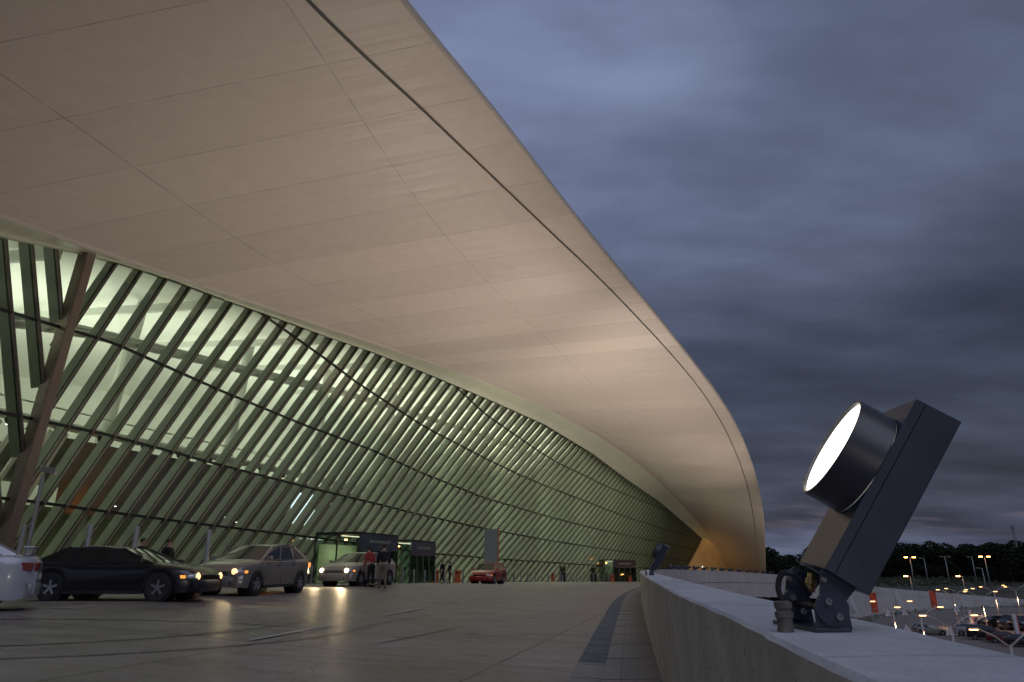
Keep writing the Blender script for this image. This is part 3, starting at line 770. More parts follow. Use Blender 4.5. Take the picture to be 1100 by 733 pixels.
# ------------------------------------------------------------------ cars
def make_car(name, label, cat, kind, paint, loc, fwd, head='off', tail='off', L=4.4, W=1.72, H=1.45, group=None, spoiler=False, rack=False, detail=True):
    rz = math.atan2(fwd[1], fwd[0])
    t = thing(name, label, cat, loc, rz, group)
    P = M[paint]
    wr = .31 if kind != 'suv' else .36
    xf, xr = L / 2 - .86, -L / 2 + .88
    k = H / 1.45
    if kind == 'sedan':
        deck = [(-2.2, .84), (-2.14, .97), (-1.7, 1.01), (-.9, .96), (0, .93), (.85, .93), (1.12, .93), (1.6, .87), (2.0, .78), (2.2, .62)]
        cab = dict(rb=-1.78, rt=-1.12, ft=.22, fb=1.12)
    elif kind == 'hatch':
        deck = [(-2.2, .70), (-2.15, .92), (-2.0, 1.0), (-.9, .98), (0, .95), (.85, .93), (1.05, .90), (1.6, .82), (2.0, .73), (2.2, .58)]
        cab = dict(rb=-2.08, rt=-1.65, ft=.15, fb=1.05)
    else:
        deck = [(-2.2, .80), (-2.16, 1.0), (-2.0, 1.05), (-.9, 1.04), (0, 1.02), (.85, 1.0), (1.1, .98), (1.6, .94), (2.05, .88), (2.2, .70)]
        cab = dict(rb=-2.1, rt=-1.85, ft=.25, fb=1.0)
    sc = L / 4.4
    dx = [a * sc for a, b in deck]; dz = [b * k for a, b in deck]
    zdeck = lambda x: interp(x, dx, dz)
    rt, ft = cab['rt'] * sc, cab['ft'] * sc; rb, fb = cab['rb'] * sc, cab['fb'] * sc
    def hw(x):  # half width in plan
        u = abs(x) / (L / 2); return W / 2 * (1 - .20 * max(0, (u - .72) / .28) ** 2.2)
    xs = sorted(set([round(-L / 2 + L * i / 60, 4) for i in range(61)]))
    ar = wr + .055
    def zlow(x):
        z = .20 * k + .10 * max(0, (abs(x) - L / 2 + .25) / .25)
        for c in (xf, xr):
            if abs(x - c) < ar: z = max(z, wr + math.sqrt(ar * ar - (x - c) ** 2))
        return z
    rows = []
    for x in xs:
        w = hw(x); zd = zdeck(x); zl = min(zlow(x), zd - .08); r = []
        prof = [(.965, 0), (.99, .25), (1.0, .5), (.985, .8), (.955, 1.0)]
        side = [(w * a, lerp(zl, zd - .045, b)) for a, b in prof] + [(w * .90, zd - .006), (w * .55, zd + .02), (0, zd + .03)]
        half = [(x, -y, z) for y, z in side]; other = [(x, y, z) for y, z in side[::-1][1:]]
        rows.append([(x, -w * .55, zl)] + half + other + [(x, w * .55, zl)])
    mb = MB().grid(rows)
    n0 = rows[0]; n1 = rows[-1]
    for rr, fl in ((n0, False), (n1, True)):
        b = len(mb.v); mb.v += rr; f = tuple(range(b, b + len(rr))); mb.f.append(f if fl else f[::-1])
    body = mb.build('body', P, t, .7)
    # greenhouse
    wb, wt = W / 2 * .90, W / 2 * .70
    zt = H - .03
    def ring(x, zz, yy): return x, yy, zz
    zb = lambda x: zdeck(x) - .01
    gl = MB(); roof = MB(); pil = MB()
    # corner points bottom/top for side
    bx = [rb, lerp(rb, fb, .30) if kind != 'suv' else lerp(rb, fb, .22), lerp(rb, fb, .62), fb]
    tx = [rt, lerp(rt, ft, .22), lerp(rt, ft, .62), ft]
    nx = 10
    rowsr = []
    for i in range(nx + 1):
        u = i / nx; x = lerp(rt, ft, u); z = zt - .05 * (2 * u - 1) ** 2 - (.03 if kind == 'sedan' else .0) * u
        rowsr.append([(x, y, z - .035 * abs(q) ** 2.5) for q, y in ((q, q * wt) for q in (-1, -.85, -.5, 0, .5, .85, 1))])
    roof.grid(rowsr)
    ztop = lambda x: interp(x, [r[0][0] for r in rowsr], [r[0][2] for r in rowsr])
    def panel(mbx, pts): mbx.add(pts, [tuple(range(len(pts)))])
    for sg in (-1, 1):
        seg = [(bx[0], tx[0]), (bx[1], tx[1]), (bx[2], tx[2]), (bx[3], tx[3])]
        for i in range(3):
            (b0, t0), (b1, t1) = seg[i], seg[i + 1]
            q = [(b0, sg * wb, zb(b0)), (b1, sg * wb, zb(b1)), (t1, sg * wt, ztop(t1)), (t0, sg * wt, ztop(t0))]
            m = MB(); panel(m, q if sg < 0 else q[::-1]); m.build('side_window', M['carglass'], t)
        for i, (b0, t0) in enumerate(seg):
            wd = .07 if i in (0, 3) else .045
            if i == 0 and kind == 'sedan': wd = .12
            p0 = Vector((b0, sg * wb, zb(b0) - .02)); p1 = Vector((t0, sg * wt, ztop(t0)))
            pil.bar(p0, p1, wd, .03, (1, 0, 0))
        pil.bar((tx[0], sg * wt, ztop(tx[0])), (tx[3], sg * wt, ztop(tx[3])), .05, .05)
        pil.bar((bx[0], sg * wb, zb(bx[0])), (bx[3], sg * wb, zb(bx[3])), .03, .03)
    def screen(nm, xb, xt):
        m = MB(); R_ = []
        for j in range(5):
            v = j / 4; R_.append([(lerp(xb, xt, v) + (.09 * sc * (1 if xb > 0 else -1)) * (1 - q * q) * (1 - v * .6), q * lerp(wb, wt, v), lerp(zb(xb), ztop(xt), v) + .03 * (1 - q * q) * v) for q in (-1, -.5, 0, .5, 1)])
        m.grid(R_ if xb > 0 else [r[::-1] for r in R_]); m.build(nm, M['carglass'], t, 3.2)
    screen('windshield', fb, ft); screen('rear_window', rb, rt)
    roof.build('roof', P, t, 3.2); pil.build('pillars', P, t)
    # dark seals, sills, bumpers
    for sg in (-1, 1):
        m = MB()
        for xx in (bx[1] + .02, bx[2], fb - .12):
            m.bar((xx, sg * (W / 2 + .002), .30 * k), (xx, sg * (W / 2 - .03), zdeck(xx) - .05), .012, .012)
        m.build('door_seam', M['black'], t)
        for xx in (bx[1] + .18, bx[2] + .18):
            MB().box((xx, sg * (W / 2 - .01), zdeck(xx) - .16), (.16, .03, .025)).build('door_handle', M['black'], t)
        MB().box((fb - .22, sg * (W / 2 + .07), zdeck(fb) + .06), (.12, .17, .11)).build('mirror', P, t, bevel=.02)
        MB().bar((xr + ar, sg * (W / 2 - .015), .22 * k), (xf - ar, sg * (W / 2 - .015), .22 * k), .08, .04).build('sill', M['black'], t)
        # inner arches
        for c in (xf, xr):
            m = MB(); m.cyl((c, sg * (W / 2 - .03), wr), (c, sg * (W / 2 - .42), wr), ar - .01, 20)
            m.build('wheel_well', M['black'], t)
    # wheels
    for c in (xf, xr):
        for sg in (-1, 1):
            Mx = Matrix.Rotation(PI / 2 * -sg, 3, 'X')
            w = MB().lathe([(wr * .62, -.09), (wr * .95, -.10), (wr, -.07), (wr, .07), (wr * .95, .10), (wr * .62, .09)], (c, sg * (W / 2 - .10), wr), Mx, 24).build('wheel', M['tyre'], t, .8)
            m = MB().lathe([(wr * .64, .07), (wr * .60, .085), (wr * .56, .04)], (c, sg * (W / 2 - .10), wr), Mx, 24)
            for q in range(5):
                a = 2 * PI * q / 5 + .3
                m.bar((c, sg * (W / 2 - .035), wr), (c + math.cos(a) * wr * .58, sg * (W / 2 - .03), wr + math.sin(a) * wr * .58), .055, .03, (math.cos(a + PI / 2), 0, math.sin(a + PI / 2)))
            m.cyl((c, sg * (W / 2 - .05), wr), (c, sg * (W / 2 - .02), wr), wr * .17, 12)
            m.build('rim', M['rim'], w)
            MB().cyl((c, sg * (W / 2 - .12), wr), (c, sg * (W / 2 - .06), wr), wr * .6, 20).build('brake_disc', M['black'], w)
    # lamps
    hf = {'on': 'head_on', 'dim': 'head_dim', 'off': 'head_off'}[head]; tf = 'tail_on' if tail == 'on' else 'tail'
    for sg in (-1, 1):
        xh = L / 2 - .20
        yh = sg * (hw(xh) - .20)
        z = zdeck(L / 2 - .1) - .06 if kind != 'suv' else .82 * k
        fr = MB(); fr.lathe([(0, .16), (.10, .13), (.155, .03), (.16, -.08)], (xh + .03, yh, z - .03), Matrix.Rotation(PI / 2, 3, 'Y') @ Matrix.Scale(.62, 3, (1, 0, 0)) @ Matrix.Scale(1.25, 3, (0, 1, 0)), 18)
        hl = fr.build('headlight', M['head_off'], t, 3.2)
        MB().lathe([(0, .190), (.06, .178), (.10, .14)], (xh + .03, yh + .0, z - .03), Matrix.Rotation(PI / 2, 3, 'Y'), 14).build('bulb_lens', M[hf], hl, 3.2)
        MB().box((L / 2 - .30, sg * (hw(L / 2 - .3) - .012), z - .03), (.14, .03, .07)).build('indicator', M['amber'], t)
        xt2 = -L / 2 + .07
        MB().box((xt2, sg * (hw(xt2) - .17), .80 * k), (.14, .32, .17)).build('taillight', M[tf], t, bevel=.03)
        MB().box((xt2 + .12, sg * (hw(xt2 + .12) - .005), .80 * k), (.2, .03, .15)).build('taillight', M[tf], t, bevel=.01)
    MB().box((L / 2 - .05, 0, .56 * k), (.10, W * .46, .11)).build('grille', M['black'], t)
    MB().box((L / 2 - .035, 0, .33 * k), (.10, W * .62, .10)).build('air_intake', M['black'], t)
    MB().box((L / 2 + .03, 0, .44 * k), (.02, .44, .12)).build('licence_plate', M['plate'], t)
    MB().box((-L / 2 - .015, 0, .62 * k), (.02, .44, .12)).build('licence_plate', M['plate'], t)
    for sgx in (1, -1):
        fbm = MB(); R_ = []
        for q in range(-6, 7):
            y = q / 6; xx = sgx * (L / 2 + .05 - .16 * abs(y) ** 3); R_.append([(xx - .02 * sgx, y * W * .47, .22 * k), (xx, y * W * .48, .30 * k), (xx + .01 * sgx, y * W * .48, .46 * k), (xx - .05 * sgx, y * W * .47, .53 * k)])
        fbm.grid(R_); fbm.build('bumper', P, t, .9)
    if spoiler:
        MB().box((-L / 2 + .22, 0, 1.16 * k), (.20, W * .78, .03)).build('spoiler', P, t, bevel=.01)
        for sg in (-1, 1): MB().box((-L / 2 + .22, sg * W * .3, 1.09 * k), (.1, .04, .14)).build('spoiler_foot', P, t)
    if rack:
        MB().box((lerp(rt, ft, .6), 0, H + .06), (.22, .55, .13)).build('roof_light_box', M['plate'], t, bevel=.03)
    return t
def place(x, y): return (x, y, zg(x, y))
make_car('parked_car', 'dusty silver four-door saloon with dim headlights, parked behind the dark moving car', 'car', 'sedan', 'p_silver', place(-8.0, 22.5), (-.165, -.986), head='dim', tail='on', H=1.52, W=1.72, L=4.5)
make_car('taxi', 'pale saloon taxi with bright headlights and people standing at its side', 'taxi', 'sedan', 'p_taxi', place(-6.85, 32.4), (-.29, -.957), head='on', H=1.47, L=4.45)
make_car('parked_car', 'small red hatchback with headlights off in front of the grey sign', 'car', 'hatch', 'p_red', place(-1.63, 49.4), (-.28, -.96), H=1.40, L=3.8, W=1.62)
make_car('parked_car', 'silver-white car with rear spoiler cut by the left edge of the photo', 'car', 'sedan', 'p_white', place(-11.2, 13.1), (-.86, -.5), H=1.42, L=4.4, spoiler=True)
make_car('dark_car', 'near-black saloon crossing the forecourt between the white car and the silver saloon', 'car', 'sedan', 'p_black', place(-9.75, 18.2), (1, -.05), head='dim', H=1.33, L=4.4)

# headlights as real lamps
def spot(name, loc, tgt, power, col, ang=60, r=.06, blend=.5):
    l = bpy.data.lights.new(name, 'SPOT'); l.energy = power; l.color = col; l.spot_size = math.radians(ang); l.spot_blend = blend; l.shadow_soft_size = r
    o = bpy.data.objects.new(name, l); COL.objects.link(o); o.location = loc
    d = Vector(tgt) - Vector(loc); o.rotation_euler = d.to_track_quat('-Z', 'Y').to_euler(); return o
def headlamps(c, f, L, pw_, zz=.63):
    f = Vector((f[0], f[1], 0)).normalized(); sd = Vector((f.y, -f.x, 0))
    for sg in (-1, 1):
        p = Vector((c[0], c[1], zg(*c) + zz)) + f * (L / 2 + .16) + sd * sg * .62
        spot('headlamp', p, p + f * 12 + Vector((0, 0, -1.1)), pw_, (1, .74, .42), 70, .05)
headlamps((-6.85, 32.4), (-.29, -.957), 4.45, 260)
headlamps((-8.0, 22.5), (-.165, -.986), 4.5, 30)
headlamps((-9.75, 18.2), (1, -.05), 4.4, 60)

# ------------------------------------------------------------------ floodlights on the parapet
FR = Matrix(((.831, .158, .534), (-.096, .985, -.142), (-.548, .067, .834)))
def floodlight(label, lit, group=None):
    """local frame: origin on the coping; x thickness (front is -x), y width, z up"""
    t = thing('floodlight', label, 'floodlight', (0, 0, 0), 0, group)
    o0 = Vector((.915, 2.24, -.18)); cen = Vector((1.1325, 2.17, .208)) - o0
    Lz, Wy, Tx = .578, .30, .135
    def add(mb, name, mat, parent=t, smooth=None, bevel=None):
        return mb.build(name, mat, parent, smooth, bevel)
    hb = MB().box(cen + FR @ Vector((.016, 0, 0)), (Tx - .032, Wy, Lz), FR); add(hb, 'housing', M['dark_metal'], bevel=.0025)
    cv = MB().box(cen + FR @ Vector((-Tx / 2 + .0165, 0, 0)), (.030, Wy, Lz), FR); add(cv, 'front_cover', M['dark_metal'], bevel=.0025)
    dc = cen + FR @ Vector((-Tx / 2 - .0, 0, .068))
    MR = FR @ Matrix.Rotation(-PI / 2, 3, 'Y')
    d = MB().lathe([(.166, 0), (.1715, .003), (.1715, .006), (.170, .010), (.172, .108), (.170, .112), (.163, .112), (.161, .100)], dc, MR, 64); dr = add(d, 'drum', M['dark_metal2'], t, .6)
    l = MB().lathe([(0, .102), (.162, .102)], dc, MR, 48); add(l, 'lens', M['lens_on'] if lit else M['carglass'], dr)
    if lit:
        ax = (MR @ Vector((0, 0, 1))).normalized()
    # bracket: two side plates, base plate, hinge discs, bolts
    by = (-.15, .15)
    bp = MB().box((-.005, .02, .006), (.10, .34, .012)); add(bp, 'base_plate', M['dark_metal'], bevel=.002)
    piv_ = Vector((-.0, 0, .075))
    bot = cen + FR @ Vector((0, 0, -Lz / 2))
    for sg in (-1, 1):
        y = .02 + sg * .13 - .03
        pl = MB()
        prof = [(-.048, 0), (.046, 0), (.052, .012), (.046, .085), (.085, .125), (.112, .135), (.012, .178), (-.015, .165), (-.028, .10), (-.048, .07)]
        n = len(prof); th_ = .010
        pl.v = [(x, y - th_ / 2, z) for x, z in prof] + [(x, y + th_ / 2, z) for x, z in prof]
        pl.f = [tuple(range(n)), tuple(range(n, 2 * n))[::-1]] + [((i + 1) % n, i, n + i, n + (i + 1) % n) for i in range(n)]
        add(pl, 'bracket_plate', M['dark_metal'], bevel=.0015)
        yy = y - .007 if sg < 0 else y - .012
        ds = add(MB().cyl((-.002, yy, .066), (-.002, yy - .009, .066), .047, 40), 'hinge_disc', M['dark_metal'], t, .6)
        for (bx_, bz) in ((-.014, .084), (.012, .044)):
            add(MB().lathe([(0, .004), (.005, .004), (.0055, .009), (.0095, .009), (.0105, 0)], (bx_, yy - .009, bz), Matrix.Rotation(PI / 2, 3, 'X'), 18), 'bolt', M['steel'], ds, .8)
        add(MB().lathe([(0, .006), (.007, .006), (.009, 0)], (-.012, y - .006, .142), Matrix.Rotation(PI / 2, 3, 'X'), 14), 'bolt', M['steel'], t, .8)
    add(MB().cyl((-.002, -.12, .066), (-.002, .10, .066), .010, 16), 'hinge_pin', M['black'], t, .6)
    # gland, cable and conduit stub
    add(MB().lathe([(.014, -.02), (.014, 0), (.017, .002), (.017, .018), (.012, .02), (.012, .034)], bot + Vector((-.055, .03, -.022)), Matrix.Rotation(.2, 3, 'Y'), 12), 'cable_gland', M['brass'], t, .6)
    c0 = Vector((-.122, -.10, 0))
    add(MB().lathe([(.024, 0), (.021, .02), (.022, .036), (.025, .039), (.026, .052), (.020, .055), (.020, .060), (.024, .064), (.026, .080), (.014, .084), (0, .084)], c0, None, 20), 'conduit', M['conduit'], t, .6)
    cab = catmull([c0 + Vector((0, 0, .08)), c0 + Vector((-.008, 0, .12)), c0 + Vector((.004, -.01, .158)), c0 + Vector((.034, -.02, .158)), c0 + Vector((.075, .03, .13)), c0 + Vector((.11, .07, .10))], 6)
    add(MB().tube(cab, .0085, 10), 'cable', M['rubber'], t, 3.2)
    return t
f0 = floodlight('large dark grey floodlight with a glowing white round lens, standing on the parapet', True)
f0.location = (.915, 2.24, -.178)
f1 = floodlight('unlit floodlight seen small further along the parapet before the far entrance', False)
f1.location = (wallx(16) + .17, 16, -.178); f1.rotation_euler = (0, 0, math.radians(-10))

def wpos(D, off=.22): 
    d = wallx(D + .5) - wallx(D - .5); t = Vector((d, 1, 0)).normalized(); return Vector((wallx(D), D, 0)) + Vector((t.y, -t.x, 0)) * off + Vector((0, 0, wallz(D))), math.atan2(-d, 1)
def small_flood(D, src, i):
    p, rz = wpos(D)
    if src is None:
        t = thing('floodlight', 'small dark floodlight lying low on the distant white parapet before the gold wall', 'floodlight', p, rz, 'low floodlights on the distant parapet')
        MB().box((0, 0, .16), (.62, .34, .16), Matrix.Rotation(-.35, 3, 'Y')).build('housing', M['dark_metal'], t)
        MB().cyl((-.1, 0, .2), (-.26, 0, .36), .13, 14).build('drum', M['dark_metal2'], t, .6)
        MB().box((0, 0, .04), (.12, .3, .08)).build('bracket', M['dark_metal'], t)
    else:
        t = copy_tree(src); t.location = p; t.rotation_euler = (0, 0, rz)
    return t
src = None
for i in range(13):
    D = 58 + i * 3.15
    o = small_flood(D, src, i); src = src or o
# beams of the parapet floods
def beam(D, power, col=(1, .88, .77), tgt=None, ang=100):
    p, _ = wpos(D)
    p = p + Vector((0, 0, .45))
    i = interp(D, [-30, 20, 60, 100, 130], [20, 42, 78, 104, 122]); k = int(i)
    k = max(0, min(len(E) - 1, k)); c = T[k].lerp(E[k], .45) if tgt is None else Vector(tgt)
    spot('floodlight_beam', p, c, power, col, ang, .15, .9)
FL = MR0 = None
beam(-14, 950); beam(-28, 450)
LC = Vector((1.1325, 2.17, .208)) + FR @ Vector((-.0675 - .15, 0, .068))
spot('floodlight_beam', tuple(LC), tuple(LC + FR @ Vector((-10, 0, 0))), 600, (1, .86, .72), 130, .02, .9)
for D, pw_ in ((16, 1450), (30, 3900), (44, 7200), (58, 7600), (66, 5400), (74, 4800), (82, 4500), (90, 4500), (98, 4500), (105, 3800)):
    beam(D, pw_)
for D, i_ in ((88, 108), (94, 114), (100, 120), (105, 126), (109, 132)):
    beam(D, 1700, tgt=T[i_].lerp(E[i_], .5), ang=75)
for D in (70, 78, 86): beam(D, 1300, tgt=T[116].lerp(E[116], .12), ang=50)
for D in (88, 98, 106):
    beam(D, 11500, (1, .62, .24), (40.5, 156, 1.2), 20)

# ------------------------------------------------------------------ small street furniture
def bollard(x, y, src=None, label=None):
    if src is None:
        t = thing('bollard', 'slim grey metal bollard in the long row before the glass facade', 'bollard', place(x, y), 0, 'bollards in the row along the facade')
        MB().lathe([(.065, 0), (.065, .93), (.055, .96), (0, .965)], (0, 0, 0), None, 12).build('post', M['grey_mast'], t, .6)
        MB().lathe([(.10, 0), (.10, .025), (.07, .03)], (0, 0, 0), None, 12).build('base', M['steel'], t, .6)
        return t
    t = copy_tree(src); t.location = place(x, y); return t
src = None; s = 50.0
while s < 112:
    p = fx(s, 0, 3.6)
    if not any(abs(s - q) < .5 for q in (0,)):
        b = bollard(p.x, p.y, src); src = src or b
    s += 1.75
tallp = None
for x, y, lab in ((-15.6, 22.6, 'tall slim post at the far left, just right of the white car'), (-13.3, 22.3, 'tall slim post standing right of the camera pole'), (-12.4, 23.4, 'tall slim post left of the silver saloon'), (-10.9, 25.5, 'tall slim post just behind the silver saloon')):
    t = thing('post', lab, 'post', place(x, y), 0, 'tall posts before the left part of the facade')
    MB().lathe([(.085, 0), (.085, 2.0), (.06, 2.05), (0, 2.06)], (0, 0, 0), None, 12).build('shaft', M['grey_mast'], t, .6)
    MB().lathe([(.14, 0), (.14, .03), (.09, .04)], (0, 0, 0), None, 12).build('base', M['steel'], t, .6)
t = thing('camera_pole', 'slender pole carrying a surveillance camera near the big leaning column', 'camera pole', place(-14.6, 21.5))
MB().lathe([(.07, 0), (.055, 3.5), (0, 3.52)], (0, 0, 0), None, 12).build('pole', M['grey_mast'], t, .6)
c = MB().box((.15, 0, 3.62), (.48, .16, .15), Matrix.Rotation(.25, 3, 'Y')).build('camera', M['grey_mast'], t, bevel=.02)
MB().box((.17, 0, 3.72), (.56, .20, .02), Matrix.Rotation(.25, 3, 'Y')).build('hood', M['grey_mast'], c)

t = thing('sign_totem', 'tall grey information slab with an orange edge standing behind the red car', 'sign', place(-1.62, 55), math.radians(4))
MB().box((0, 0, 2.45), (1.02, .22, 3.1)).build('panel', M['sign_grey'], t, bevel=.01)
MB().box((.56, 0, 2.45), (.09, .24, 3.1)).build('edge_strip', M['orange'], t)
MB().box((-.1, -.13, 1.1), (.42, .03, .30)).build('screen', M['black'], t)
MB().box((0, 0, .45), (.8, .16, .9)).build('foot', M['sign_grey'], t)

def bin_(x, y, lab):
    t = thing('litter_bin', lab, 'bin', place(x, y), 0)
    MB().box((0, 0, .5), (.5, .42, .92), None, .92).build('bin_body', M['orange'], t, bevel=.02)
    MB().box((0, 0, 1.0), (.52, .44, .07)).build('lid', M['orange'], t, bevel=.01)
    MB().box((0, -.215, .84), (.3, .02, .12)).build('slot', M['black'], t)
bin_(-6.35, 60, 'orange litter bin left of the two standing people')
bin_(-4.55, 60.5, 'orange litter bin right of the two standing people')
bin_(-9.3, 50.5, 'orange litter bin between the taxi and the doors')
bin_(4.9, 86, 'orange litter bin left of the first black planter')
bin_(13.6, 98, 'orange litter bin at the left of the distant entrance')
bin_(17.3, 106, 'orange litter bin right before the distant entrance')
def planter(x, y, lab):
    t = thing('planter', lab, 'planter', place(x, y))
    MB().box((0, 0, .55), (.75, .75, 1.1), None, 1.05).build('pot', M['black'], t)
    MB().box((-.05, -.40, .45), (.12, .04, .9)).build('white_stripe', M['white_paint'], t)
    mb = MB(); rnd = random.Random(int(x * 10))
    for k in range(60):
        a = rnd.random() * 2 * PI; r = rnd.random() * .3; h = rnd.random() * 1.1
        p = Vector((math.cos(a) * r * .3, math.sin(a) * r * .3, 1.05 + h * .4)); q = p + Vector((math.cos(a) * (.3 + r), math.sin(a) * (.3 + r), .2 + h * .5))
        w = Vector((-math.sin(a), math.cos(a), .2)) * .05
        mb.add([p, (p + q) / 2 + w, q, (p + q) / 2 - w], [(0, 1, 2, 3)])
    mb.build('foliage', M['bushleaf'], t)
planter(6.1, 87, 'black planter with a small shrub just right of the lone orange bin')
planter(10.6, 94, 'black planter with a small shrub further along, nearer the far entrance')

# ------------------------------------------------------------------ people
def skin_mesh(chains, name, mat, parent, sub=1):
    me = bpy.data.meshes.new(name); vs = []; es = []; rad = []
    idx = {}
    for ch in chains:
        prev = None
        for p, r in ch:
            key = tuple(round(c, 4) for c in p)
            if key not in idx: idx[key] = len(vs); vs.append(p); rad.append(r)
            i = idx[key]
            if prev is not None and prev != i: es.append((prev, i))
            prev = i
    me.from_pydata(vs, es, [])
    tmp = bpy.data.objects.new('tmp', me); COL.objects.link(tmp)
    sm = tmp.modifiers.new('skin', 'SKIN'); sm.use_smooth_shade = True
    for i, r in enumerate(rad):
        sv = me.skin_vertices[0].data[i]; sv.radius = r if isinstance(r, tuple) else (r, r)
        sv.use_root = (i == 0)
    ss_ = tmp.modifiers.new('sub', 'SUBSURF'); ss_.levels = sub; ss_.render_levels = sub
    dg = bpy.context.evaluated_depsgraph_get()
    nme = bpy.data.meshes.new_from_object(tmp.evaluated_get(dg)); nme.name = name
    bpy.data.objects.remove(tmp)
    nme.materials.clear(); nme.materials.append(mat)
    for p in nme.polygons: p.use_smooth = True
    o = bpy.data.objects.new(name, nme); COL.objects.link(o); o.parent = parent
    return o
def person(label, loc, rz, h=1.74, top='black_cloth', legs='khaki', bend=0.0, arm_fwd=.3, stride=.12, hair_long=False):
    t = thing('person', label, 'person', loc, rz)
    k = h / 1.74
    V = lambda x, y, z: (x * k, y * k, z * k)
    fb_ = math.sin(bend); cb = math.cos(bend)
    def up(x, y, z):   # bend the torso forward (+x) about the hips
        dz = z - .95; return V(x * cb + dz * fb_, y, .95 + dz * cb - x * fb_)
    pel = V(0, 0, .95)
    # whole body: skin coloured continuous mesh
    chains = [[(pel, (.15 * k, .10 * k)), (up(0, 0, 1.12), (.14 * k, .095 * k)), (up(0, 0, 1.30), (.165 * k, .105 * k)), (up(0, 0, 1.42), (.12 * k, .085 * k)), (up(.01, 0, 1.50), .055 * k), (up(.015, 0, 1.56), .06 * k), (up(.02, 0, 1.64), (.078 * k, .095 * k)), (up(.015, 0, 1.71), (.06 * k, .07 * k))]]
    for sg in (-1, 1):
        st = stride * sg
        chains.append([(pel, (.15 * k, .10 * k)), (V(0, sg * .09, .88), .088 * k), (V(st * .4, sg * .10, .50), .062 * k), (V(st, sg * .11, .12), .042 * k), (V(st + .0, sg * .11, .05), .045 * k), (V(st + .15, sg * .12, .035), .035 * k)])
        chains.append([(up(0, 0, 1.42), (.12 * k, .085 * k)), (up(0, sg * .19, 1.40), .058 * k), (up(.04 * arm_fwd, sg * .25, 1.12), .044 * k), (up(.55 * arm_fwd, sg * .22, .92), .034 * k), (up(.55 * arm_fwd + .02, sg * .22, .86), .026 * k)])
    body = skin_mesh(chains, 'body', M['skin'], t)
    # hands: palm, four fingers and a thumb each
    for sg in (-1, 1):
        w0 = Vector(up(.55 * arm_fwd + .02, sg * .22, .86)); dirv = Vector((.25, 0, -1)).normalized()
        hm = MB(); hm.tube([w0, w0 + dirv * .05 * k, w0 + dirv * .09 * k], [.02 * k, .036 * k, .034 * k], 8)
        for q in range(4):
            b0 = w0 + dirv * .085 * k + Vector((.018 * (q - 1.5) * 1.1 * k, 0, 0)); ln = (.07, .08, .075, .06)[q] * k
            hm.tube([b0, b0 + dirv * ln * .5, b0 + (dirv + Vector((0, -sg * .35, 0))).normalized() * ln], [.009 * k, .0085 * k, .006 * k], 6)
        hm.tube([w0 + dirv * .03 * k + Vector((.02 * k, 0, 0)), w0 + dirv * .06 * k + Vector((.045 * k, -sg * .01, 0)), w0 + dirv * .09 * k + Vector((.05 * k, -sg * .015, 0))], [.011 * k, .010 * k, .007 * k], 6)
        hm.build('hand', M['skin'], body, 3.2)
    # clothes, slightly fuller
    ch = [[(V(0, 0, .93), (.165 * k, .115 * k)), (up(0, 0, 1.12), (.158 * k, .112 * k)), (up(0, 0, 1.30), (.182 * k, .122 * k)), (up(0, 0, 1.43), (.125 * k, .095 * k)), (up(0, 0, 1.48), (.065 * k, .06 * k))]]
    for sg in (-1, 1): ch.append([(up(0, 0, 1.43), (.125 * k, .095 * k)), (up(0, sg * .19, 1.40), .072 * k), (up(.04 * arm_fwd, sg * .25, 1.12), .058 * k), (up(.45 * arm_fwd, sg * .225, .96), .046 * k)])
    skin_mesh(ch, 'jacket' if top != 'red_cloth' else 'shirt', M[top], t)
    ch = [[(V(0, 0, 1.0), (.15 * k, .11 * k)), (V(0, 0, .92), (.165 * k, .118 * k))]]
    for sg in (-1, 1):
        st = stride * sg
        ch.append([(V(0, 0, .92), (.165 * k, .118 * k)), (V(0, sg * .09, .86), .10 * k), (V(st * .4, sg * .10, .50), .078 * k), (V(st, sg * .11, .10), .058 * k)])
    skin_mesh(ch, 'trousers', M[legs], t)
    for sg in (-1, 1):
        st = stride * sg
        MB().box(V(st + .06, sg * .115, .035), (.27 * k, .095 * k, .07 * k)).build('shoe', M['black'], t, bevel=.02)
    # hair, face
    hc = Vector(up(.0, 0, 1.675))
    hp = MB().lathe([(0, .085), (.05, .078), (.085, .045), (.095, 0), (.088, -.045 if not hair_long else -.16), (.06, -.07 if not hair_long else -.2)], hc + Vector((-.012, 0, .0)), Matrix.Scale(k, 3), 14); hp.build('hair', M['hair'], t, 3.2)
    fc = Vector(up(.105, 0, 1.62))
    MB().add([fc + Vector((-.012, -.014, -.02)), fc + Vector((-.012, .014, -.02)), fc + Vector((.016, 0, -.018)), fc + Vector((-.01, 0, .03))], [(0, 1, 2), (0, 2, 3), (1, 3, 2), (0, 3, 1)]).build('nose', M['skin'], body)
    for sg in (-1, 1):
        MB().lathe([(0, .006), (.009, .003), (.011, 0)], fc + Vector((-.012, sg * .033, .03)), Matrix.Rotation(PI / 2, 3, 'Y'), 8).build('eye', M['black'], body)
        MB().lathe([(0, .012), (.02, .006), (.024, 0)], Vector(up(.0, sg * .085, 1.62)), Matrix.Rotation(-sg * PI / 2, 3, 'X'), 8).build('ear', M['skin'], body)
    MB().box(fc + Vector((-.006, 0, -.045)), (.01, .04, .007)).build('mouth', M['red_cloth'], body)
    return t
person('person in a red top leaning towards the door of the pale taxi', place(-5.95, 30.4), math.radians(140), 1.66, 'red_cloth', 'black_cloth', .35, .6, .05)
person('person in a black top and khaki trousers standing beside the pale taxi', place(-5.35, 29.9), math.radians(100), 1.74, 'black_cloth', 'khaki', .08, .35, .10)
person('left one of the two dark-clothed people standing between orange bins', place(-5.75, 59.4), math.radians(-30), 1.78, 'black_cloth', 'black_cloth', 0, .1, .04)
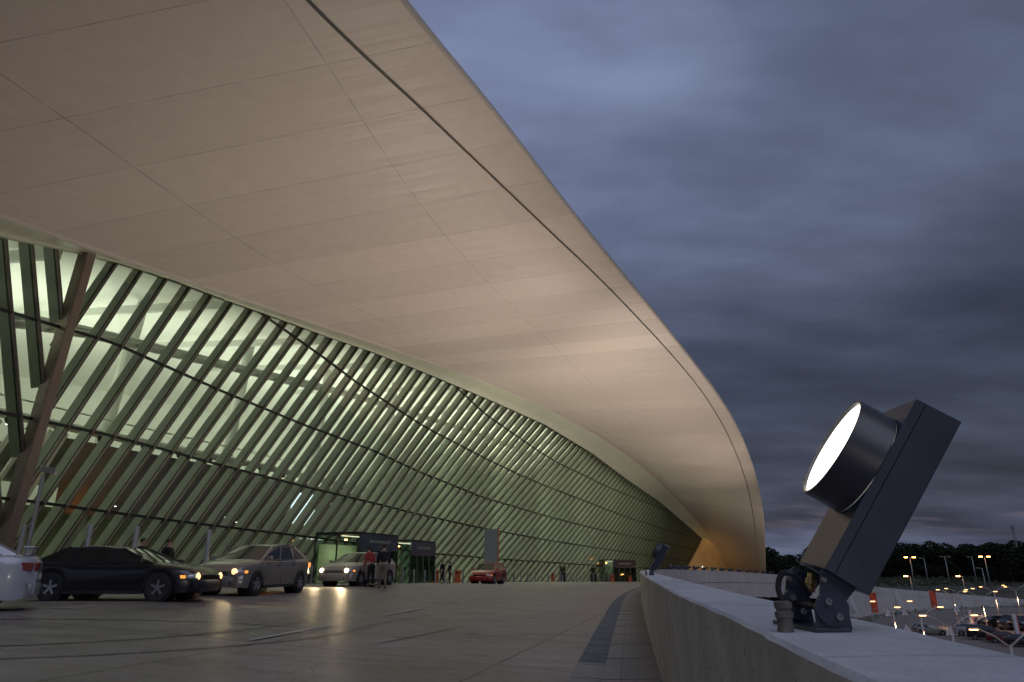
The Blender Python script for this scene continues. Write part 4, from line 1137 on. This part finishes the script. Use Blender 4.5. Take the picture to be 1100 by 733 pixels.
person('right one of the two dark-clothed people standing between orange bins', place(-5.15, 59.7), math.radians(190), 1.70, 'black_cloth', 'black_cloth', 0, .4, .04)
person('person of whom only the dark head shows over the dark car, left one', place(-12.6, 24.3), math.radians(-20), 1.70, 'black_cloth', 'black_cloth', 0, .2, .1)
person('person of whom only the dark head shows over the dark car, nearer the silver saloon', place(-11.9, 24.7), math.radians(-20), 1.68, 'black_cloth', 'black_cloth', 0, .2, .1)

# ------------------------------------------------------------------ car park: lamps, banners, signs, cars
def ymast(label, x, y, h, span, zb, group, dirx=(1, 0), lit=(True, True), power=110, mat='warm_lamp'):
    t = thing('street_lamp', label, 'street lamp', (x, y, zb), math.atan2(dirx[1], dirx[0]), group)
    MB().tube([(0, 0, 0), (0, 0, h * .84)], [.10, .075], 10).build('mast', M['white_paint'], t, 3.2)
    for sg, on in zip((-1, 1), lit):
        a = MB().tube([(0, 0, h * .82), (sg * span * .25, 0, h * .93), (sg * span * .5, 0, h)], [.06, .05, .035], 8).build('arm', M['white_paint'], t, 3.2)
        hd = MB().box((sg * (span * .5 + .25), 0, h + .02), (.50, .22, .08)).build('lamp_head', M['grey_mast'], t, bevel=.02)
        MB().box((sg * (span * .5 + .27), 0, h - .055), (.42, .2, .06)).build('lamp_lens', M[mat if on else 'head_off'], hd)
    if power:
        l = bpy.data.lights.new('street_lamp_light', 'SPOT'); l.energy = power * 2.2; l.spot_size = math.radians(150); l.spot_blend = .8; l.color = (1, .55, .30); l.shadow_soft_size = .4
        o = bpy.data.objects.new('street_lamp_light', l); COL.objects.link(o); o.location = (x + .4, y - .3, zb + h * .62)
    return t
ymast('nearest two-armed white lamp at the right edge, over the black parked car', 28.8, 43, 5.6, 3.6, -9, None, (1, .1), power=900)
ymast('second nearest two-armed white lamp, left of the parked black off-roader', 32.7, 55, 5.6, 3.6, -9, None, (1, .1), power=900)
ymast('third two-armed white lamp, right beside the lone silver car', 36.7, 66, 5.6, 3.6, -9, None, (1, .1), power=900)
ymast('fourth two-armed white lamp, left of the lone silver car', 40.0, 77, 5.6, 3.6, -9, None, (1, .1), power=900)
def xpx(px, D, z): zc = D * .9494 + z * .3141; return (px - 550) / 733 * zc
for px, D, lab, pw_ in ((1026, 112, 'left of the paired tall curved lamps inside the roundabout', 900), (1034, 118, 'right of the paired tall curved lamps inside the roundabout', 0), (1057, 104, 'tall two-armed lamp rising before the black pickup', 900), (1093, 138, 'distant two-armed lamp near the right edge of the photo', 900), (1070, 128, 'two-armed lamp between the pickup and the vans', 700)):
    ymast(lab, xpx(px, D, -6), D, 5.7, 3.8, -9, None, (1, .0), power=pw_)
def sod(px, D, h, lab, lit=True, arms=2):
    X = xpx(px, D, -3); zb = tz(X, D)
    t = thing('street_lamp', lab, 'street lamp', (X, D, zb), 0, None)
    MB().tube([(0, 0, 0), (0, 0, h)], [.16, .09], 8).build('mast', M['grey_mast'], t, 3.2)
    for sg in ((-1, 1) if arms == 2 else (-1,)):
        MB().tube([(0, 0, h - .2), (sg * .9, 0, h)], .05, 6).build('arm', M['grey_mast'], t)
        MB().box((sg * 1.1, 0, h), (.8, .35, .22)).build('lamp_head', M['sodium'] if lit else M['grey_mast'], t)
sod(981, 200, 10.2, 'tall mast with two glowing orange heads left of the orange banner')
sod(1062, 200, 10.2, 'tall mast with two glowing orange heads at the edge of the tall trees')
sod(1019, 205, 10.0, 'tall unlit double-headed mast between the two orange lamps', False)
sod(996, 215, 9.0, 'plain grey mast just right of the left orange lamp', False, 1)
sod(1048, 215, 9.2, 'plain grey mast left of the right orange lamp', False, 1)
sod(1057, 190, 8.0, 'grey curved mast close to the right orange lamp', False, 1)
sod(978, 185, 6.6, 'short lamp with one glowing head below the left orange lamp', True, 1)
sod(1034, 188, 6.2, 'short lamp with one glowing head before the dark field', True, 1)

def banner(px, D, mat, lab, h=3.0, w=.95):
    X = xpx(px, D, -5.6); 
    t = thing('banner', lab, 'banner', (X, D, -9), math.radians(-30))
    MB().cyl((-.55, 0, 0), (-.55, 0, 5.2), .06, 8).build('pole', M['white_paint'], t)
    rows = [[(-.5 + w * i / 4, .06 * math.sin(i * 1.3 + j * .7), 2.0 + h * j / 8) for i in range(5)] for j in range(9)]
    f = MB().grid(rows).build('flag', M[mat], t, 3.2)
    MB().lathe([(.14, 0), (.20, 0)], (-.03, -.12, 2.5), Matrix.Rotation(PI / 2, 3, 'X'), 14).build('emblem', M['white_b' if mat == 'orange_b' else 'grey_mast'], f)
banner(916, 112, 'white_b', 'white vertical banner partly behind the lamp bracket, leftmost')
banner(939, 118, 'orange_b', 'orange vertical banner just right of the lamp bracket')
banner(966, 124, 'white_b', 'white vertical banner between the two orange ones')
banner(1003, 128, 'orange_b', 'orange vertical banner on the white wall, the right one')

def trisign(px, D, z, s, lab):
    X = xpx(px, D, z)
    t = thing('road_sign', lab, 'road sign', (X, D, -9), 0)
    h = z + 9
    MB().cyl((0, .03, 0), (0, .03, h), .04, 8).build('post', M['grey_mast'], t)
    MB().add([(-s, 0, h - s * .9), (s, 0, h - s * .9), (0, 0, h + s * .9), (-s, .02, h - s * .9), (s, .02, h - s * .9), (0, .02, h + s * .9)], [(0, 1, 2), (5, 4, 3), (0, 3, 4, 1), (1, 4, 5, 2), (2, 5, 3, 0)]).build('triangle', M['white_b'], t)
trisign(954, 82, -4.9, .38, 'small white triangular sign, leftmost behind the parapet')
trisign(971.5, 84, -4.9, .38, 'small white triangular sign left of the lone silver car')
trisign(973.8, 52, -4.1, .32, 'larger white triangular sign low by the parapet edge')
trisign(1027, 86, -4.6, .42, 'white triangular sign in front of the paired tall lamps')
trisign(1020, 50, -4.1, .32, 'white triangular sign left of the parked white jeep')
for px, D, zt_, lab in ((1043, 108, -6.0, 'orange and white upright panel left of the black pickup'), (1092, 92, -5.6, 'orange and white upright panel before the dark vans')):
    X = xpx(px, D, -7.5); t = thing('sign_post', lab, 'sign', (X, D, -9))
    MB().box((0, 0, (zt_ + 9) / 2), (.42, .2, zt_ + 9)).build('panel', M['white_b'], t)
    MB().box((.26, 0, (zt_ + 9) / 2), (.10, .22, zt_ + 9)).build('edge_strip', M['orange'], t)
for px, D, kind, paint, fw, lab, tl, hd, H in [
    (999, 103, 'hatch', 'p_silver', (.95, -.3), 'lone silver hatchback parked by the kerb below the parapet', 'off', 'off', 1.5),
    (1045, 101, 'suv', 'p_white', (.9, -.43), 'small white jeep at the left end of the near parked row', 'off', 'off', 1.7),
    (1061, 96, 'suv', 'p_black', (.85, -.52), 'black off-roader second in the near parked row', 'off', 'off', 1.85),
    (1081, 92, 'sedan', 'p_maroon', (.85, -.52), 'dark red saloon third in the near parked row', 'off', 'off', 1.45),
    (1100, 88, 'sedan', 'p_black', (.85, -.52), 'black saloon at the right end of the near parked row', 'off', 'off', 1.45),
    (1048, 130, 'sedan', 'p_white', (.9, .43), 'white saloon with glowing tail lights further back', 'on', 'off', 1.45),
    (1066, 116, 'suv', 'p_black', (-.95, -.3), 'black pickup-like car in the far parked row', 'off', 'off', 1.75),
    (1084, 112, 'suv', 'p_dark', (-.8, -.6), 'dark van left of the two at the right edge', 'off', 'off', 2.1),
    (1100, 110, 'suv', 'p_black', (-.8, -.6), 'black van cut by the right edge of the photo', 'off', 'off', 2.1)]:
    X = xpx(px, D, -8.3)
    make_car('parked_car', lab, 'car', kind, paint, (X, D, -8.985), fw, head=hd, tail=tl, H=H, W=1.8 if kind == 'suv' else 1.7, L=4.7 if kind == 'suv' else 4.3)

# ------------------------------------------------------------------ vegetation
def leafblob(rnd, n, crown, size):
    mb = MB()
    for (cx, cy, cz, r) in crown:
        m = int(n * r * r)
        for k in range(m):
            th_ = rnd.random() * 2 * PI; ph = math.acos(2 * rnd.random() - 1); rr = r * (.55 + .5 * rnd.random() ** .5)
            p = Vector((cx + rr * math.sin(ph) * math.cos(th_), cy + rr * math.sin(ph) * math.sin(th_), cz + rr * .8 * math.cos(ph)))
            a = Vector((rnd.gauss(0, 1), rnd.gauss(0, 1), rnd.gauss(0, 1))).normalized(); b = a.orthogonal().normalized(); s = size * (.6 + .8 * rnd.random())
            c = a.cross(b)
            mb.add([p + b * s, p + c * s * .6, p - b * s, p - c * s * .6], [(0, 1, 2, 3)])
    return mb
def make_tree(seed, h):
    rnd = random.Random(seed)
    t = thing('tree', 'dark leafy tree in the belt along the horizon', 'tree', (0, 0, 0), 0, 'trees in the dark belt along the horizon')
    tr_ = MB().tube([(0, 0, 0), (.1, 0, h * .3), (.3, .1, h * .62), (.2, 0, h * .85)], [.35, .28, .18, .06], 7)
    crown = []
    for k in range(15):
        z = h * (.16 + .74 * rnd.random()); w = h * .26 * (1.15 - abs(z / h - .55))
        a = rnd.random() * 2 * PI; c = (math.cos(a) * w * rnd.random(), math.sin(a) * w * rnd.random(), z, h * (.11 + .09 * rnd.random())); crown.append(c)
        tr_.tube([(.1, 0, h * .3), (c[0] * .5, c[1] * .5, z * .8), (c[0], c[1], z)], [.12, .08, .03], 5)
    crown.append((0, 0, h * .62, h * .22))
    tr_.build('trunk', M['bark'], t, 3.2)
    leafblob(rnd, 26, crown, h * .030).build('crown', M['leaf'], t)
    return t
protos = [make_tree(k, 12 + k * .7) for k in range(4)]
rnd = random.Random(5); used = [False] * 4; places = []
for px in range(818, 868, 5): places.append((px + rnd.uniform(-2, 2), rnd.uniform(225, 250), rnd.uniform(.75, 1.05) * (1 if px < 845 else .85)))
for px in range(935, 1064, 4): places.append((px + rnd.uniform(-2, 2), rnd.uniform(330, 390), rnd.uniform(.95, 1.3)))
for px in range(938, 1064, 7): places.append((px + rnd.uniform(-2, 2), rnd.uniform(395, 440), rnd.uniform(1.15, 1.5)))
for px in range(1062, 1130, 5): places.append((px + rnd.uniform(-2, 2), rnd.uniform(265, 300), rnd.uniform(1.0, 1.25)))
for px in range(870, 936, 8): places.append((px, rnd.uniform(330, 380), rnd.uniform(.9, 1.2)))
for px in range(1065, 1250, 9): places.append((px, rnd.uniform(320, 360), rnd.uniform(1.1, 1.4)))
for i, (px, D, sc) in enumerate(places):
    k = i % 4; X = xpx(px, D, 0)
    t = protos[k] if not used[k] else copy_tree(protos[k]); used[k] = True
    t.location = (X, D, tz(X, D) - .2); t.rotation_euler = (0, 0, rnd.random() * 6.28); t.scale = (sc * 1.1, sc * 1.1, sc * .9)
# low shrubs at the foot of the white wall
mb = MB(); rnd = random.Random(9)
for k in range(90):
    D = rnd.uniform(120, 178); x = wallx(D) + 2.5 + rnd.uniform(0, 2.5)
    b = leafblob(rnd, 60, [(x, D - 1.5, -8.7, rnd.uniform(.3, .6))], .12); mb.add(b.v, b.f)
tag(mb.build('low_shrubs', M['bushleaf']), 'low green ground cover at the foot of the white wall', 'shrubs', kind='stuff')
# grass fringe where the dark field begins
mb = MB()
for k in range(2600):
    X = rnd.uniform(60, 330); D = rnd.uniform(235, 320)
    s = rnd.uniform(.5, 1.1); p = Vector((X, D, tz(X, D)))
    mb.add([p + Vector((-s, 0, 0)), p + Vector((s, .3, 0)), p + Vector((rnd.uniform(-.4, .4), 0, s))], [(0, 1, 2)])
tag(mb.build('tall_grass', simple('dry_grass', (.05, .055, .025), .9, 0, .4, .2)), 'rough grass on the dark field before the trees', 'grass', kind='stuff')
# small white building and the radio mast
X = xpx(845, 205, -1)
t = thing('white_building', 'small white flat-roofed building among the dark trees left of the floodlight', 'building', (X, 205, tz(X, 205)), .1)
MB().box((0, 0, 1.9), (7.6, 5, 3.8)).build('wall', M['plate'], t)
MB().box((0, 0, 3.9), (8.0, 5.4, .2)).build('roof', M['grey_mast'], t)
for dx_ in (-2.2, 0, 2.2): MB().box((dx_, -2.52, 1.7), (.9, .05, 1.4)).build('window', M['black'], t)
X = xpx(1092, 300, 8)
t = thing('radio_mast', 'thin lattice radio mast rising over the trees at the right', 'mast', (X, 300, tz(X, 300)))
mb = MB()
for a in range(3):
    an = a * 2.094; mb.tube([(math.cos(an) * .8, math.sin(an) * .8, 0), (math.cos(an) * .25, math.sin(an) * .25, 22)], .10, 4)
for k in range(14):
    z = 1.5 + k * 1.5; r = .8 - .55 * z / 22
    for a in range(3):
        an = a * 2.094; bn = an + 2.094; mb.tube([(math.cos(an) * r, math.sin(an) * r, z), (math.cos(bn) * r, math.sin(bn) * r, z + 1.2)], .05, 4)
mb.build('lattice', M['grey_mast'], t)
MB().cyl((0, 0, 20.5), (0, 0, 21.7), .9, 10).build('antenna_ring', M['grey_mast'], t)

# ------------------------------------------------------------------ camera, sky, sun
cam = bpy.data.cameras.new('camera'); cam.lens = 24; cam.sensor_width = 36; cam.clip_end = 6000; cam.clip_start = .05
co = bpy.data.objects.new('camera', cam); COL.objects.link(co); co.location = (0, 0, 0); co.rotation_euler = (math.radians(90 + 18.306), 0, 0)
scene.camera = co

w = bpy.data.worlds.new('World'); scene.world = w; w.use_nodes = True; nt = w.node_tree; nt.nodes.clear()
out = N(nt, 'ShaderNodeOutputWorld'); bg = N(nt, 'ShaderNodeBackground'); nt.links.new(bg.outputs[0], out.inputs[0])
sky = N(nt, 'ShaderNodeTexSky', sky_type='NISHITA'); sky.sun_disc = False; sky.sun_elevation = math.radians(2); sky.sun_rotation = math.radians(200); sky.air_density = 1.5
tc = N(nt, 'ShaderNodeTexCoord'); sep = N(nt, 'ShaderNodeSeparateXYZ'); nt.links.new(tc.outputs['Generated'], sep.inputs[0])
# project directions on a cloud ceiling
zz = mathn(nt, 'ADD', mathn(nt, 'MAXIMUM', sep.outputs[2], 0.0), .16)
cx = mathn(nt, 'DIVIDE', sep.outputs[0], zz); cy = mathn(nt, 'DIVIDE', sep.outputs[1], zz)
cv = N(nt, 'ShaderNodeCombineXYZ'); nt.links.new(cx, cv.inputs[0]); nt.links.new(cy, cv.inputs[1])
mp = N(nt, 'ShaderNodeMapping'); nt.links.new(cv.outputs[0], mp.inputs[0]); mp.inputs['Rotation'].default_value = (0, 0, math.radians(-12)); mp.inputs['Scale'].default_value = (.55, 1.0, 1); mp.inputs['Location'].default_value = (2.3, 1.1, 0)
n1 = noise(nt, .75, 7, .5, mp.outputs[0]); n2 = noise(nt, 2.6, 6, .5, mp.outputs[0])
nn = mathn(nt, 'ADD', mathn(nt, 'MULTIPLY', n1, .68), mathn(nt, 'MULTIPLY', n2, .32))
cl = ramp(nt, nn, [(.38, (.046, .055, .093)), (.47, (.074, .088, .146)), (.55, (.118, .140, .225)), (.64, (.19, .23, .36))])
elev = ramp(nt, sep.outputs[2], [(0.0, .78), (.12, .76), (.35, .90), (.7, 1.22)])
c1 = mixc(nt, 1.0, cl, elev, 'MULTIPLY')
# lighter towards the upper left
azr = mathn(nt, 'MULTIPLY_ADD', sep.outputs[0], -.95, 1.15)
c1 = mixc(nt, 1.0, c1, azr, 'MULTIPLY')
pk = ramp(nt, sep.outputs[2], [(.03, 0.0), (.06, .5), (.10, 0.0)])
pn = ramp(nt, noise(nt, 3.2, 5, .55, mp.outputs[0]), [(.5, 0.0), (.64, 1.0)])
c1 = mixc(nt, mathn(nt, 'MULTIPLY', mathn(nt, 'MULTIPLY', pk, pn), .8), c1, (.16, .130, .160))
skm = mixc(nt, 1.0, sky.outputs[0], (.004, .006, .010), 'MULTIPLY')
c2 = mixc(nt, 1.0, c1, skm, 'ADD')
nt.links.new(c2, bg.inputs[0]); bg.inputs[1].default_value = 1.0

sl = bpy.data.lights.new('sun', 'SUN'); sl.energy = .75; sl.angle = math.radians(50); sl.color = (.72, .80, 1.0)
so = bpy.data.objects.new('sun', sl); COL.objects.link(so); so.rotation_euler = (math.radians(35), math.radians(25), 0)

scene.view_settings.view_transform = 'Standard'; scene.view_settings.look = 'None'; scene.view_settings.exposure = 0
scene.render.engine = 'CYCLES'
scene.cycles.max_bounces = 6; scene.cycles.transparent_max_bounces = 12; scene.cycles.diffuse_bounces = 3; scene.cycles.glossy_bounces = 3
scene.cycles.use_denoising = True
scene.cycles.sample_clamp_indirect = 4
